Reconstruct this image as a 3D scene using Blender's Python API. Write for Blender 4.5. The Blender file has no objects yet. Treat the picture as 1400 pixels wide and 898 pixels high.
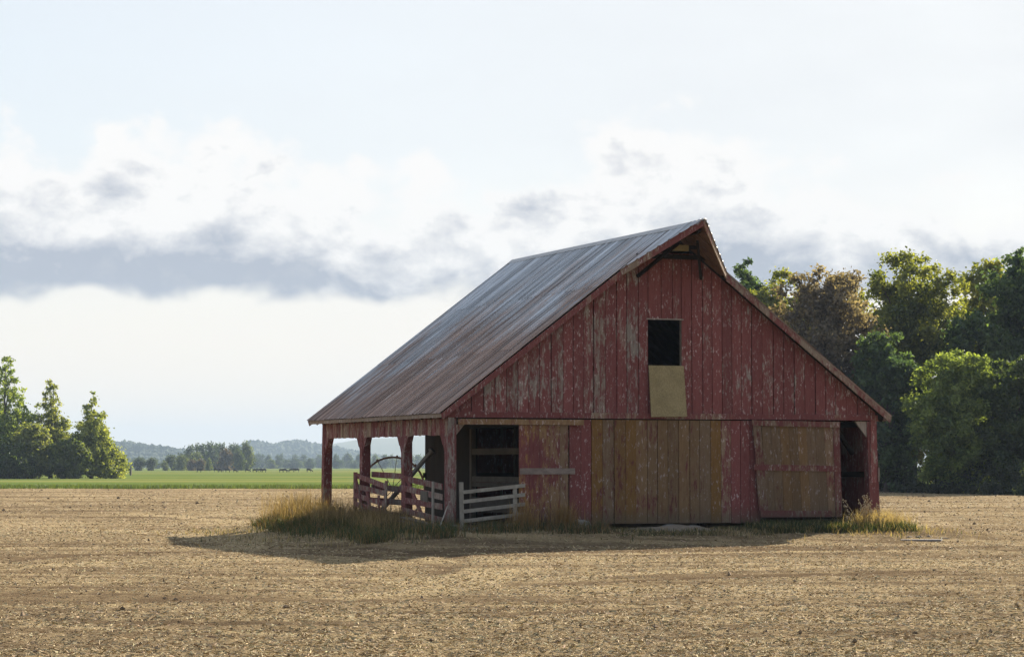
import bpy, math, random
import numpy as np
from mathutils import Vector, Matrix

R = math.radians
scene = bpy.context.scene
COL = scene.collection

# ------------------------------------------------------------------ camera
CAM_Z = 1.65                      # above the barn's pad; the field lies lower
FPX = 3366.0                      # focal length in pixels of a 1400 px wide frame
HORIZON = 637.2
TH = math.atan((HORIZON - 449.0) / FPX)
cam_data = bpy.data.cameras.new('camera')
cam_data.sensor_width = 36.0
cam_data.lens = 36.0 * FPX / 1400.0
cam_data.clip_start = 0.1
cam_data.clip_end = 40000.0
cam = bpy.data.objects.new('camera', cam_data)
COL.objects.link(cam)
cam.location = (0, 0, CAM_Z)
cam.rotation_euler = (R(90) + TH, 0, 0)
scene.camera = cam

# ------------------------------------------------------------------ exposure, sun, sky
EXPO = 1.42
scene.view_settings.view_transform = 'Standard'
scene.view_settings.look = 'None'
scene.view_settings.gamma = 1.0
scene.view_settings.use_curve_mapping = False
scene.view_settings.exposure = EXPO
scene.cycles.use_denoising = True
scene.cycles.max_bounces = 8
scene.cycles.transparent_max_bounces = 8
scene.cycles.volume_bounces = 1

SUN_EL, SUN_AZ = 27.0, 31.5       # azimuth to the right of the view direction (+Y)
SUN_DIR = Vector((math.sin(R(SUN_AZ)) * math.cos(R(SUN_EL)), math.cos(R(SUN_AZ)) * math.cos(R(SUN_EL)), math.sin(R(SUN_EL))))
sun_data = bpy.data.lights.new('sun', 'SUN')
sun_data.energy = 5.0
sun_data.angle = R(0.55)
sun_data.color = (1.0, 0.90, 0.76)
sun = bpy.data.objects.new('sun', sun_data)
COL.objects.link(sun)
sun.rotation_euler = SUN_DIR.to_track_quat('Z', 'Y').to_euler()
sun.location = (60, 100, 80)

world = bpy.data.worlds.new('World')
scene.world = world
world.use_nodes = True


class NT:
    """small helper to write node trees"""
    def __init__(self, tree):
        self.t = tree
        tree.nodes.clear()

    def n(self, typ, **kw):
        nd = self.t.nodes.new(typ)
        for k, v in kw.items():
            setattr(nd, k, v)
        return nd

    def l(self, a, b):
        self.t.links.new(a, b)

    def put(self, sock, v):
        if hasattr(v, 'links') and hasattr(v, 'node'):
            self.l(v, sock)
        else:
            if isinstance(v, (tuple, list)) and len(v) == 3 and sock.type == 'RGBA':
                v = (*v, 1.0)
            sock.default_value = v

    def math(self, op, a, b=0.0, c=0.0, clamp=False):
        nd = self.n('ShaderNodeMath', operation=op, use_clamp=clamp)
        self.put(nd.inputs[0], a); self.put(nd.inputs[1], b); self.put(nd.inputs[2], c)
        return nd.outputs[0]

    def vmath(self, op, a, b=(0, 0, 0)):
        nd = self.n('ShaderNodeVectorMath', operation=op)
        self.put(nd.inputs[0], a); self.put(nd.inputs[1], b)
        return nd.outputs['Value'] if op in ('DOT_PRODUCT', 'LENGTH') else nd.outputs[0]

    def noise(self, vec, scale, detail=4.0, rough=0.55, dist=0.0):
        nd = self.n('ShaderNodeTexNoise')
        self.put(nd.inputs['Vector'], vec); nd.inputs['Scale'].default_value = scale
        nd.inputs['Detail'].default_value = detail; nd.inputs['Roughness'].default_value = rough
        nd.inputs['Distortion'].default_value = dist
        return nd.outputs[0]

    def mix(self, f, a, b):
        nd = self.n('ShaderNodeMix', data_type='RGBA')
        self.put(nd.inputs[0], f); self.put(nd.inputs[6], a); self.put(nd.inputs[7], b)
        return nd.outputs[2]

    def mul(self, f, a, b):
        nd = self.n('ShaderNodeMix', data_type='RGBA', blend_type='MULTIPLY')
        self.put(nd.inputs[0], f); self.put(nd.inputs[6], a); self.put(nd.inputs[7], b)
        return nd.outputs[2]

    def step(self, x, lo, hi, smooth=True):
        nd = self.n('ShaderNodeMapRange', interpolation_type='SMOOTHSTEP' if smooth else 'LINEAR')
        self.put(nd.inputs[0], x); self.put(nd.inputs[1], lo); self.put(nd.inputs[2], hi)
        nd.inputs[3].default_value = 0.0; nd.inputs[4].default_value = 1.0
        return nd.outputs[0]

    def bump(self, h, strength, dist):
        nd = self.n('ShaderNodeBump')
        nd.inputs['Strength'].default_value = strength; nd.inputs['Distance'].default_value = dist
        self.l(h, nd.inputs['Height'])
        return nd.outputs[0]


def build_world():
    w = NT(world.node_tree)
    out = w.n('ShaderNodeOutputWorld')
    sky = w.n('ShaderNodeTexSky', sky_type='NISHITA', sun_disc=False)
    sky.sun_elevation = R(SUN_EL)
    sky.sun_rotation = R(SUN_AZ)
    sky.altitude = 60.0
    sky.air_density = 1.0
    sky.dust_density = 1.6
    sky.ozone_density = 1.0
    d = w.n('ShaderNodeTexCoord').outputs['Generated']
    sep = w.n('ShaderNodeSeparateXYZ'); w.l(d, sep.inputs[0])
    e = sep.outputs[2]
    K = 1.0 / (2 ** EXPO)
    # thin high veil over the whole sky, whiter towards the sun
    glow = w.step(w.vmath('DOT_PRODUCT', d, tuple(SUN_DIR)), 0.25, 0.95, False)
    veil_n = w.noise(w.vmath('MULTIPLY', d, (3, 3, 9)), 1.6, 5)
    veil = w.math('MULTIPLY_ADD', veil_n, 0.30, w.math('MULTIPLY_ADD', glow, 0.62, 0.20), True)
    veil_c = w.mix(glow, (0.74 * K, 0.80 * K, 0.89 * K), (0.865 * K, 0.885 * K, 0.905 * K))
    # bank of cumulus standing above the horizon all round, humped like a row of big clouds
    az = w.math('ARCTAN2', sep.outputs[0], sep.outputs[1])
    hump = w.math('COSINE', w.math('MULTIPLY_ADD', az, 25.0, 4.43))
    p = w.vmath('MULTIPLY', d, (1, 1, 1.35))
    wrp = w.n('ShaderNodeTexNoise'); w.l(p, wrp.inputs['Vector']); wrp.inputs['Scale'].default_value = 30.0; wrp.inputs['Detail'].default_value = 3.0
    pw = w.vmath('ADD', p, w.vmath('MULTIPLY', w.vmath('SUBTRACT', wrp.outputs['Color'], (.5, .5, .5)), (.012, .012, .012)))
    big = w.noise(w.vmath('ADD', p, (3.1, 0.45, 0.2)), 11.0, 2, 0.5)
    puff = w.noise(pw, 34.0, 3, 0.5)
    fine = w.noise(pw, 95.0, 6, 0.6)
    n2 = w.noise(w.vmath('ADD', w.vmath('MULTIPLY', pw, (1, 1, 1.35)), (7.3, 1.1, 4.0)), 24.0, 6, 0.58)
    n3 = w.noise(w.vmath('ADD', pw, (1.3, 5.1, 2.0)), 60.0, 6, 0.62)
    base_e = w.math('ADD', e, w.math('MULTIPLY_ADD', puff, 0.024, -0.012))
    base = w.step(base_e, 0.0650, 0.0735)
    hgt = w.math('MULTIPLY_ADD', hump, 0.015, 0.060)
    hgt = w.math('ADD', hgt, w.math('MULTIPLY_ADD', big, 0.07, -0.035))
    hgt = w.math('ADD', hgt, w.math('MULTIPLY_ADD', puff, 0.075, -0.0375))
    hgt = w.math('ADD', hgt, w.math('MULTIPLY_ADD', fine, 0.028, -0.014))
    up = w.math('SUBTRACT', e, 0.066)
    depth_in = w.math('SUBTRACT', hgt, up)                      # how far below the cloud's top
    top = w.step(depth_in, -0.004, 0.010)
    cover = w.math('MULTIPLY', base, top)
    cover = w.math('MULTIPLY', cover, w.math('MULTIPLY_ADD', n3, 0.6, 0.72, True))
    # tops white, undersides blue grey, billows in between
    sh = w.math('MULTIPLY', w.math('SUBTRACT', e, 0.080), 14.0)
    sh = w.math('ADD', sh, w.math('MULTIPLY_ADD', n2, 3.0, -1.36))
    sh = w.math('ADD', sh, w.math('MULTIPLY_ADD', n3, 1.5, -0.72))
    sh = w.math('ADD', sh, w.math('MULTIPLY', w.step(e, 0.096, 0.072), -0.34))
    sh = w.math('ADD', sh, w.math('MULTIPLY', w.step(depth_in, 0.024, 0.0), 0.60))
    sh = w.math('ADD', sh, w.math('MULTIPLY_ADD', glow, 0.75, -0.27), 0, True)
    cloud_c = w.mix(sh, (0.46 * K, 0.50 * K, 0.58 * K), (1.02 * K, 1.00 * K, 0.98 * K))
    # low haze on the horizon
    low = w.math('MULTIPLY', w.step(e, 0.13, 0.0), 0.85)
    bg_sky = w.n('ShaderNodeBackground'); w.l(sky.outputs[0], bg_sky.inputs[0]); bg_sky.inputs[1].default_value = 0.06
    bg_veil = w.n('ShaderNodeBackground'); w.l(veil_c, bg_veil.inputs[0])
    bg_cloud = w.n('ShaderNodeBackground'); w.l(cloud_c, bg_cloud.inputs[0])
    bg_low = w.n('ShaderNodeBackground'); bg_low.inputs[0].default_value = (1.14 * K, 1.01 * K, 0.86 * K, 1)
    m1 = w.n('ShaderNodeMixShader'); w.l(veil, m1.inputs[0]); w.l(bg_sky.outputs[0], m1.inputs[1]); w.l(bg_veil.outputs[0], m1.inputs[2])
    m0 = w.n('ShaderNodeMixShader'); w.l(low, m0.inputs[0]); w.l(m1.outputs[0], m0.inputs[1]); w.l(bg_low.outputs[0], m0.inputs[2])
    m2 = w.n('ShaderNodeMixShader'); w.l(cover, m2.inputs[0]); w.l(m0.outputs[0], m2.inputs[1]); w.l(bg_cloud.outputs[0], m2.inputs[2])
    w.l(m2.outputs[0], out.inputs[0])


build_world()

# ------------------------------------------------------------------ general helpers
rng = np.random.default_rng(7)
random.seed(7)
GZ = -0.35                                    # level of the fields
YAW, BX, BY = 0.377, -1.677, 64.207           # barn: front left corner and turn
BW, BL = 12.762, 11.0                         # gable width, wall length
CY, SY = math.cos(YAW), math.sin(YAW)


def wpt(u, v, z):
    return (BX + u * CY - v * SY, BY + u * SY + v * CY, z)


def ray(px, py):
    a, b = (px - 700.0) / FPX, (449.0 - py) / FPX
    return np.array([a, math.cos(TH) - b * math.sin(TH), math.sin(TH) + b * math.cos(TH)])


def at(px, depth, z=GZ):
    return Vector(((px - 700.0) / FPX * depth, depth, z))


def ground_at(px, py, z=GZ):
    r = ray(px, py)
    t = (z - CAM_Z) / r[2]
    return Vector((r[0] * t, r[1] * t, z))


def hgt_at(py, depth):
    """world height of something seen at image row py at that depth"""
    return CAM_Z + (HORIZON - py) / FPX * depth


def local_uv(x, y):
    dx, dy = x - BX, y - BY
    return dx * CY + dy * SY, -dx * SY + dy * CY


def vnoise(x, y, seed=0):
    x = np.asarray(x, float); y = np.asarray(y, float)
    xi, yi = np.floor(x).astype(np.int64), np.floor(y).astype(np.int64)
    fx, fy = x - xi, y - yi
    fx = fx * fx * (3 - 2 * fx); fy = fy * fy * (3 - 2 * fy)

    def h(i, j):
        n = (i * 374761393 + j * 668265263 + seed * 974711 + 12345) & 0xFFFFFFFF
        n = ((n ^ (n >> 13)) * 1274126177) & 0xFFFFFFFF
        n = (n ^ (n >> 16)) & 0xFFFF
        return n / 65535.0
    a, b, c, d = h(xi, yi), h(xi + 1, yi), h(xi, yi + 1), h(xi + 1, yi + 1)
    return (a * (1 - fx) + b * fx) * (1 - fy) + (c * (1 - fx) + d * fx) * fy


def fbm(x, y, seed=0, oct=4):
    s, a, t = 0.0, 0.5, 0.0
    for k in range(oct):
        s = s + a * vnoise(x * 2 ** k, y * 2 ** k, seed + k * 17); t += a; a *= 0.5
    return s / t


def pad_z(x, y):
    u, v = local_uv(x, y)
    du = np.maximum(np.maximum(-0.6 - u, u - BW - 0.6), 0)
    dv = np.maximum(np.maximum(-0.7 - v, v - BL - 0.8), 0)
    d = np.sqrt(du * du + dv * dv)
    t = np.clip(1 - d / 4.2, 0, 1)
    return GZ + 0.30 * t * t * (3 - 2 * t)


def np_mesh(name, verts, loops, face_size, smooth=False):
    """mesh from flat numpy arrays, all faces with face_size corners"""
    me = bpy.data.meshes.new(name)
    nf = len(loops) // face_size
    me.vertices.add(len(verts)); me.loops.add(len(loops)); me.polygons.add(nf)
    me.vertices.foreach_set('co', np.asarray(verts, np.float32).ravel())
    me.loops.foreach_set('vertex_index', np.asarray(loops, np.int32))
    me.polygons.foreach_set('loop_start', np.arange(0, nf * face_size, face_size, dtype=np.int32))
    me.polygons.foreach_set('use_smooth', np.full(nf, smooth, dtype=bool))
    me.update(calc_edges=True)
    return me


def vcol(me, cols, name='col'):
    a = me.attributes.new(name, 'FLOAT_COLOR', 'POINT')
    c = np.ones((len(cols), 4), np.float32); c[:, :3] = cols
    a.data.foreach_set('color', c.ravel())


def link(name, data, mat=None, parent=None, color=None):
    o = bpy.data.objects.new(name, data)
    COL.objects.link(o)
    if mat is not None and data is not None:
        if len(data.materials) == 0:
            data.materials.append(mat)
    if parent is not None:
        o.parent = parent
    if color is not None:
        o.color = (*color, 1.0)
    return o


def empty(name, loc=(0, 0, 0), rz=0.0):
    o = bpy.data.objects.new(name, None)
    COL.objects.link(o)
    o.location = loc; o.rotation_euler = (0, 0, rz)
    return o


def tag(o, label=None, cat=None, group=None, kind=None):
    if label: o['label'] = label
    if cat: o['category'] = cat
    if group: o['group'] = group
    if kind: o['kind'] = kind
    return o


class MB:
    """collects simple solids into one mesh"""
    def __init__(self):
        self.v, self.f = [], []

    def solid(self, vs, fs):
        b = len(self.v)
        self.v += [tuple(p) for p in vs]
        self.f += [tuple(b + i for i in f) for f in fs]
        return self

    def box(self, x0, x1, y0, y1, z0, z1):
        vs = [(x, y, z) for z in (z0, z1) for y in (y0, y1) for x in (x0, x1)]
        return self.solid(vs, [(0, 2, 3, 1), (4, 5, 7, 6), (0, 1, 5, 4), (2, 6, 7, 3), (0, 4, 6, 2), (1, 3, 7, 5)])

    def prism(self, poly, a, b, plane='uz'):
        """polygon given in the plane, extruded along the third axis from a to b"""
        n = len(poly)
        if plane == 'uz':
            vs = [(p, a, q) for p, q in poly] + [(p, b, q) for p, q in poly]
        elif plane == 'vz':
            vs = [(a, p, q) for p, q in poly] + [(b, p, q) for p, q in poly]
        else:
            vs = [(p, q, a) for p, q in poly] + [(p, q, b) for p, q in poly]
        fs = [tuple(range(n)), tuple(range(2 * n - 1, n - 1, -1))]
        for i in range(n):
            j = (i + 1) % n
            fs.append((i, n + i, n + j, j))
        return self.solid(vs, fs)

    def beam(self, p0, p1, w, h, up=(0, 0, 1)):
        p0, p1 = Vector(p0), Vector(p1)
        d = (p1 - p0).normalized()
        s = d.cross(Vector(up)).normalized() * (w / 2)
        t = s.cross(d).normalized() * (h / 2)
        vs = [p + s * a + t * b for p in (p0, p1) for b in (-1, 1) for a in (-1, 1)]
        return self.solid(vs, [(0, 2, 3, 1), (4, 5, 7, 6), (0, 1, 5, 4), (2, 6, 7, 3), (0, 4, 6, 2), (1, 3, 7, 5)])

    def tube(self, pts, rads, n=8, cap=True):
        pts = [Vector(p) for p in pts]
        b = len(self.v)
        for i, p in enumerate(pts):
            d = (pts[min(i + 1, len(pts) - 1)] - pts[max(i - 1, 0)]).normalized()
            a = d.cross(Vector((0, 0, 1)) if abs(d.z) < 0.9 else Vector((1, 0, 0))).normalized()
            c = d.cross(a)
            r = rads[i] if isinstance(rads, (list, tuple)) else rads
            for k in range(n):
                q = 2 * math.pi * k / n
                self.v.append(tuple(p + a * math.cos(q) * r + c * math.sin(q) * r))
        for i in range(len(pts) - 1):
            for k in range(n):
                k2 = (k + 1) % n
                self.f.append((b + i * n + k, b + i * n + k2, b + (i + 1) * n + k2, b + (i + 1) * n + k))
        if cap:
            self.f.append(tuple(b + k for k in range(n - 1, -1, -1)))
            self.f.append(tuple(b + (len(pts) - 1) * n + k for k in range(n)))
        return self

    def build(self, name, mat, parent=None, color=None, smooth=False):
        me = bpy.data.meshes.new(name)
        me.from_pydata(self.v, [], self.f)
        import bmesh
        bm = bmesh.new(); bm.from_mesh(me)
        bmesh.ops.recalc_face_normals(bm, faces=bm.faces)
        bm.to_mesh(me); bm.free()
        if smooth:
            me.polygons.foreach_set('use_smooth', [True] * len(me.polygons))
        me.update()
        return link(name, me, mat, parent, color)


# ------------------------------------------------------------------ materials
def new_mat(name):
    m = bpy.data.materials.new(name)
    m.use_nodes = True
    return m, NT(m.node_tree)


def finish(nt, color, rough=0.85, bump=None, spec=0.25, metal=0.0):
    out = nt.n('ShaderNodeOutputMaterial')
    b = nt.n('ShaderNodeBsdfPrincipled')
    nt.put(b.inputs['Base Color'], color)
    nt.put(b.inputs['Roughness'], rough)
    nt.put(b.inputs['Metallic'], metal)
    nt.put(b.inputs['Specular IOR Level'], spec)
    if bump is not None:
        nt.l(bump, b.inputs['Normal'])
    nt.l(b.outputs[0], out.inputs[0])


def mat_paint():
    """peeling barn paint; object colour: r = how much paint is left, g = warmth of the bare wood, b = tone"""
    m, t = new_mat('weathered_red_paint')
    co = t.n('ShaderNodeTexCoord').outputs['Object']
    info = t.n('ShaderNodeObjectInfo')
    oc = t.n('ShaderNodeSeparateColor'); t.l(info.outputs['Color'], oc.inputs[0])
    rnd = info.outputs['Random']
    off = t.n('ShaderNodeCombineXYZ'); t.l(t.math('MULTIPLY', rnd, 37.0), off.inputs[2]); t.l(t.math('MULTIPLY', rnd, 11.0), off.inputs[0])
    pw = t.vmath('ADD', co, off.outputs[0])
    n_big = t.noise(t.vmath('MULTIPLY', co, (1.1, 1.1, 0.7)), 1.0, 5, 0.6)
    n_patch = t.noise(t.vmath('MULTIPLY', pw, (8.5, 8.5, 2.6)), 1.0, 9, 0.74, 0.35)
    n_grain = t.noise(t.vmath('MULTIPLY', pw, (60, 60, 2.2)), 1.0, 4, 0.6)
    n_fleck = t.noise(t.vmath('MULTIPLY', pw, (15, 15, 5.5)), 1.0, 3, 0.7)
    n_small = t.noise(t.vmath('MULTIPLY', pw, (26, 26, 10)), 1.0, 2, 0.6)
    v = t.math('MULTIPLY_ADD', n_big, 0.55, t.math('MULTIPLY', n_patch, 0.75))
    v = t.math('MULTIPLY_ADD', n_grain, 0.34, v)
    thr = t.math('MULTIPLY_ADD', oc.outputs[0], 0.60, 0.50)
    bare = t.step(v, t.math('SUBTRACT', thr, 0.05), t.math('ADD', thr, 0.06))
    grey = t.mix(n_patch, (0.095, 0.078, 0.068), (0.28, 0.250, 0.225))
    warm = t.mix(n_patch, (0.13, 0.064, 0.022), (0.29, 0.165, 0.055))
    wood = t.mix(oc.outputs[1], grey, warm)
    wood = t.mul(0.75, wood, t.mix(n_grain, (0.35, 0.34, 0.33), (1.35, 1.34, 1.32)))
    red = t.mix(n_patch, (0.088, 0.029, 0.028), (0.178, 0.060, 0.055))
    red = t.mix(t.step(n_grain, 0.52, 0.75), red, (0.07, 0.019, 0.017))
    c = t.mix(bare, red, wood)
    fl = t.math('MULTIPLY', t.step(n_fleck, 0.55, 0.63), t.step(n_small, 0.44, 0.56))
    fl = t.math('MULTIPLY', fl, t.step(n_big, 0.32, 0.55))
    c = t.mix(t.math('MULTIPLY', fl, 0.6), c, (0.42, 0.35, 0.33))
    tone = t.math('MULTIPLY_ADD', oc.outputs[2], 1.15, 0.64)
    tone = t.math('MULTIPLY', tone, t.math('MULTIPLY_ADD', rnd, 0.22, 0.90))
    vt = t.n('ShaderNodeCombineColor'); [t.l(tone, vt.inputs[i]) for i in range(3)]
    c = t.mul(1.0, c, vt.outputs[0])
    # splashed soil and green damp on the foot of the boards
    z = t.n('ShaderNodeSeparateXYZ'); t.l(co, z.inputs[0])
    damp = t.math('MULTIPLY', t.step(t.math('MULTIPLY_ADD', n_patch, -0.7, z.outputs[2]), 0.30, -0.25), 0.62)
    c = t.mix(damp, c, (0.080, 0.070, 0.048))
    h = t.math('MULTIPLY_ADD', n_grain, 0.6, t.math('MULTIPLY', bare, -0.5))
    finish(t, c, 0.88, t.bump(h, 0.55, 0.006), 0.18)
    return m


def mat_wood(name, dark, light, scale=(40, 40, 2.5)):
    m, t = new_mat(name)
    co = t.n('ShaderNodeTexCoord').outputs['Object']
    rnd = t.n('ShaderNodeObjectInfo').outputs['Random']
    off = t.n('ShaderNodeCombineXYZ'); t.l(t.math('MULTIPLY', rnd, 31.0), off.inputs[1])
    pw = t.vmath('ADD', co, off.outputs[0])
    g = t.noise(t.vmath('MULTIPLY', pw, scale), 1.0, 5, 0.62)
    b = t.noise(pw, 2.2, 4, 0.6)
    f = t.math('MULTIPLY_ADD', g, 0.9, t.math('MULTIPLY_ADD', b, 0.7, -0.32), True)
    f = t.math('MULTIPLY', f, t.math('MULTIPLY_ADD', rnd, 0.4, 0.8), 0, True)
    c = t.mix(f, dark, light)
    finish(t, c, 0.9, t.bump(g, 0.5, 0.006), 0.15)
    return m


def mat_roof():
    m, t = new_mat('rusted_galvanised_sheet')
    tc = t.n('ShaderNodeTexCoord'); tc.object = BARN
    co = tc.outputs['Object']
    s = t.n('ShaderNodeSeparateXYZ'); t.l(co, s.inputs[0])
    rnd = t.n('ShaderNodeObjectInfo').outputs['Random']
    off = t.n('ShaderNodeCombineXYZ'); t.l(t.math('MULTIPLY', rnd, 23.0), off.inputs[0]); t.l(t.math('MULTIPLY', rnd, 7.0), off.inputs[1])
    pw = t.vmath('ADD', co, off.outputs[0])
    streak = t.noise(t.vmath('MULTIPLY', pw, (0.45, 9.0, 0.45)), 1.0, 6, 0.62)
    fine = t.noise(t.vmath('MULTIPLY', co, (1.5, 24.0, 1.5)), 1.0, 5, 0.65)
    patch = t.noise(t.vmath('MULTIPLY', co, (0.40, 0.62, 0.40)), 1.0, 5, 0.55)
    speck = t.noise(co, 17.0, 4, 0.7)
    # height up the slope (z), bare galvanised sheet survives best near the ridge and at the rear
    zf = t.step(s.outputs[2], 3.0, 8.1, False)
    vf = t.step(s.outputs[1], 2.0, 11.5, False)
    r = t.math('MULTIPLY_ADD', patch, 1.5, -0.30)
    r = t.math('ADD', r, t.math('MULTIPLY_ADD', streak, 1.10, -0.50))
    r = t.math('ADD', r, t.math('MULTIPLY_ADD', fine, 0.55, -0.27))
    r = t.math('SUBTRACT', r, t.math('MULTIPLY', zf, 0.85))
    r = t.math('SUBTRACT', r, t.math('MULTIPLY', vf, 0.30))
    r = t.math('ADD', r, t.math('MULTIPLY_ADD', speck, 0.5, -0.25))
    rust = t.step(r, -0.40, 0.26)
    zinc = t.mix(fine, (0.20, 0.21, 0.225), (0.42, 0.435, 0.455))
    rc = t.mix(speck, (0.100, 0.053, 0.034), (0.265, 0.165, 0.118))
    rc = t.mix(t.step(fine, 0.5, 0.75), rc, (0.26, 0.220, 0.195))
    c = t.mix(t.math('MULTIPLY', rust, 0.86), zinc, rc)
    lines = t.noise(t.vmath('MULTIPLY', co, (0.10, 5.5, 0.10)), 1.0, 5, 0.75)
    tone = t.math('MULTIPLY', t.math('MULTIPLY_ADD', rnd, 0.45, 0.90), t.math('MULTIPLY_ADD', t.step(lines, 0.36, 0.62), 0.95, 0.80))
    vt = t.n('ShaderNodeCombineColor'); [t.l(tone, vt.inputs[i]) for i in range(3)]
    c = t.mul(1.0, c, vt.outputs[0])
    rough = t.math('MULTIPLY_ADD', rust, 0.30, 0.55)
    metal = t.math('MULTIPLY_ADD', rust, -0.26, 0.28)
    finish(t, c, rough, t.bump(speck, 0.25, 0.004), 0.4, metal)
    return m


def mat_leaf(name, trans=0.45):
    m, t = new_mat(name)
    a = t.n('ShaderNodeAttribute', attribute_name='col').outputs['Color']
    out = t.n('ShaderNodeOutputMaterial')
    d = t.n('ShaderNodeBsdfDiffuse'); t.l(a, d.inputs[0])
    tr = t.n('ShaderNodeBsdfTranslucent'); t.l(t.mul(1.0, a, (1.5, 1.45, 0.7)), tr.inputs[0])
    g = t.n('ShaderNodeBsdfGlossy'); g.inputs['Roughness'].default_value = 0.5; g.inputs[0].default_value = (0.6, 0.65, 0.7, 1)
    m1 = t.n('ShaderNodeMixShader'); m1.inputs[0].default_value = trans
    t.l(d.outputs[0], m1.inputs[1]); t.l(tr.outputs[0], m1.inputs[2])
    m2 = t.n('ShaderNodeMixShader'); m2.inputs[0].default_value = 0.04
    t.l(m1.outputs[0], m2.inputs[1]); t.l(g.outputs[0], m2.inputs[2])
    t.l(m2.outputs[0], out.inputs[0])
    return m


def mat_plain(name, c0, c1, scale, rough=0.9, bump=0.4, bd=0.01, metal=0.0):
    m, t = new_mat(name)
    co = t.n('ShaderNodeTexCoord').outputs['Object']
    n = t.noise(co, scale, 6, 0.62)
    finish(t, t.mix(n, c0, c1), rough, t.bump(n, bump, bd), 0.2, metal)
    return m


def mat_vcol(name, rough=0.9):
    m, t = new_mat(name)
    a = t.n('ShaderNodeAttribute', attribute_name='col').outputs['Color']
    finish(t, a, rough, None, 0.15)
    return m


def mat_field():
    """worked soil with chopped straw; the attribute 'straw' says how much straw lies there"""
    m, t = new_mat('stubble_soil')
    co = t.n('ShaderNodeTexCoord').outputs['Object']
    st = t.n('ShaderNodeAttribute', attribute_name='straw').outputs['Fac']
    a = t.noise(t.vmath('MULTIPLY', co, (1.0, 2.0, 1)), 16.0, 6, 0.7)
    b = t.noise(t.vmath('MULTIPLY', co, (0.25, 1.6, 1)), 2.6, 5, 0.6)
    c = t.noise(co, 55.0, 4, 0.7)
    g = t.noise(t.vmath('MULTIPLY', co, (0.02, 0.09, 1)), 1.0, 5, 0.6)
    soil = t.mix(c, (0.066, 0.047, 0.029), (0.175, 0.126, 0.078))
    straw = t.mix(c, (0.225, 0.170, 0.096), (0.43, 0.337, 0.198))
    f = t.math('MULTIPLY_ADD', a, 1.7, -0.85)
    f = t.math('ADD', f, t.math('MULTIPLY_ADD', b, 0.7, -0.35))
    f = t.math('ADD', f, t.math('MULTIPLY_ADD', g, 0.7, -0.35))
    far = t.noise(t.vmath('MULTIPLY', co, (1.6, 0.30, 1)), 1.0, 5, 0.7)
    lines = t.noise(t.vmath('MULTIPLY', co, (0.35, 2.4, 1)), 1.0, 4, 0.6, 0.3)
    f = t.math('ADD', f, t.math('MULTIPLY_ADD', far, 0.9, -0.45))
    f = t.math('ADD', f, t.math('MULTIPLY_ADD', lines, 1.1, -0.55))
    f = t.math('ADD', f, st)
    f = t.step(f, 0.0, 0.95)
    finish(t, t.mix(f, soil, straw), 0.95, t.bump(t.math('MULTIPLY_ADD', c, 0.4, a), 0.9, 0.035), 0.0)
    return m


def mat_pasture():
    m, t = new_mat('pasture_grass')
    co = t.n('ShaderNodeTexCoord').outputs['Object']
    a = t.noise(t.vmath('MULTIPLY', co, (0.004, 0.02, 1)), 1.0, 5, 0.6)
    b = t.noise(t.vmath('MULTIPLY', co, (0.5, 0.12, 1)), 1.0, 5, 0.65)
    c = t.mix(b, (0.070, 0.105, 0.026), (0.130, 0.170, 0.045))
    c = t.mix(t.step(a, 0.46, 0.66), c, (0.20, 0.195, 0.065))
    finish(t, c, 1.0, t.bump(b, 0.6, 0.15), 0.0)
    return m


BARN = empty('barn', (BX, BY, 0), YAW)
tag(BARN, 'weathered red wooden barn with rusty corrugated metal roof standing in the field', 'barn')
M = dict(
    paint=mat_paint(), roof=mat_roof(),
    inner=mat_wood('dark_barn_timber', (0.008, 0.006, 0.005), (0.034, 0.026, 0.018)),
    grey=mat_wood('grey_bare_timber', (0.055, 0.046, 0.037), (0.21, 0.18, 0.145), (30, 30, 3)),
    white=mat_wood('chalky_white_timber', (0.13, 0.115, 0.095), (0.42, 0.385, 0.325), (8, 8, 8)),
    chip=mat_wood('chipboard', (0.12, 0.092, 0.045), (0.40, 0.325, 0.18), (34, 34, 26)),
    leaf=mat_leaf('tree_leaves', 0.54), blade=mat_leaf('grass_blades', 0.35),
    bark=mat_plain('bark', (0.05, 0.04, 0.03), (0.17, 0.14, 0.11), 3.0, bump=0.8, bd=0.05),
    field=mat_field(), pasture=mat_pasture(),
    straw=mat_vcol('straw_bits'), clod=mat_vcol('soil_clods', 0.97),
    stone=mat_plain('rough_stone', (0.13, 0.12, 0.105), (0.34, 0.315, 0.28), 9.0, bump=0.7, bd=0.02),
    dirt=mat_plain('grey_dirt', (0.13, 0.105, 0.080), (0.30, 0.255, 0.20), 14.0, bump=0.8, bd=0.03),
    steel=mat_plain('dull_dark_steel', (0.045, 0.042, 0.040), (0.13, 0.105, 0.085), 12.0, 0.6, 0.3, 0.002, 0.5),
    tin=mat_plain('dull_irrigation_pipe', (0.15, 0.13, 0.11), (0.30, 0.27, 0.235), 10.0, 0.5, 0.2, 0.002, 0.4),
    hide=mat_plain('black_hide', (0.008, 0.007, 0.007), (0.022, 0.019, 0.017), 6.0, 0.7, 0.1, 0.01),
    wood_far=mat_vcol('woodland_canopy', 0.95),
    hill=mat_plain('hillside', (0.045, 0.065, 0.030), (0.16, 0.15, 0.075), 0.004, bump=0.0),
    rope=mat_plain('old_rope', (0.10, 0.085, 0.06), (0.22, 0.19, 0.14), 30.0),
    slab=mat_plain('pale_slab', (0.12, 0.11, 0.105), (0.22, 0.20, 0.195), 7.0),
)

# ------------------------------------------------------------------ ground: pasture to the horizon, ploughed field in front


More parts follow.
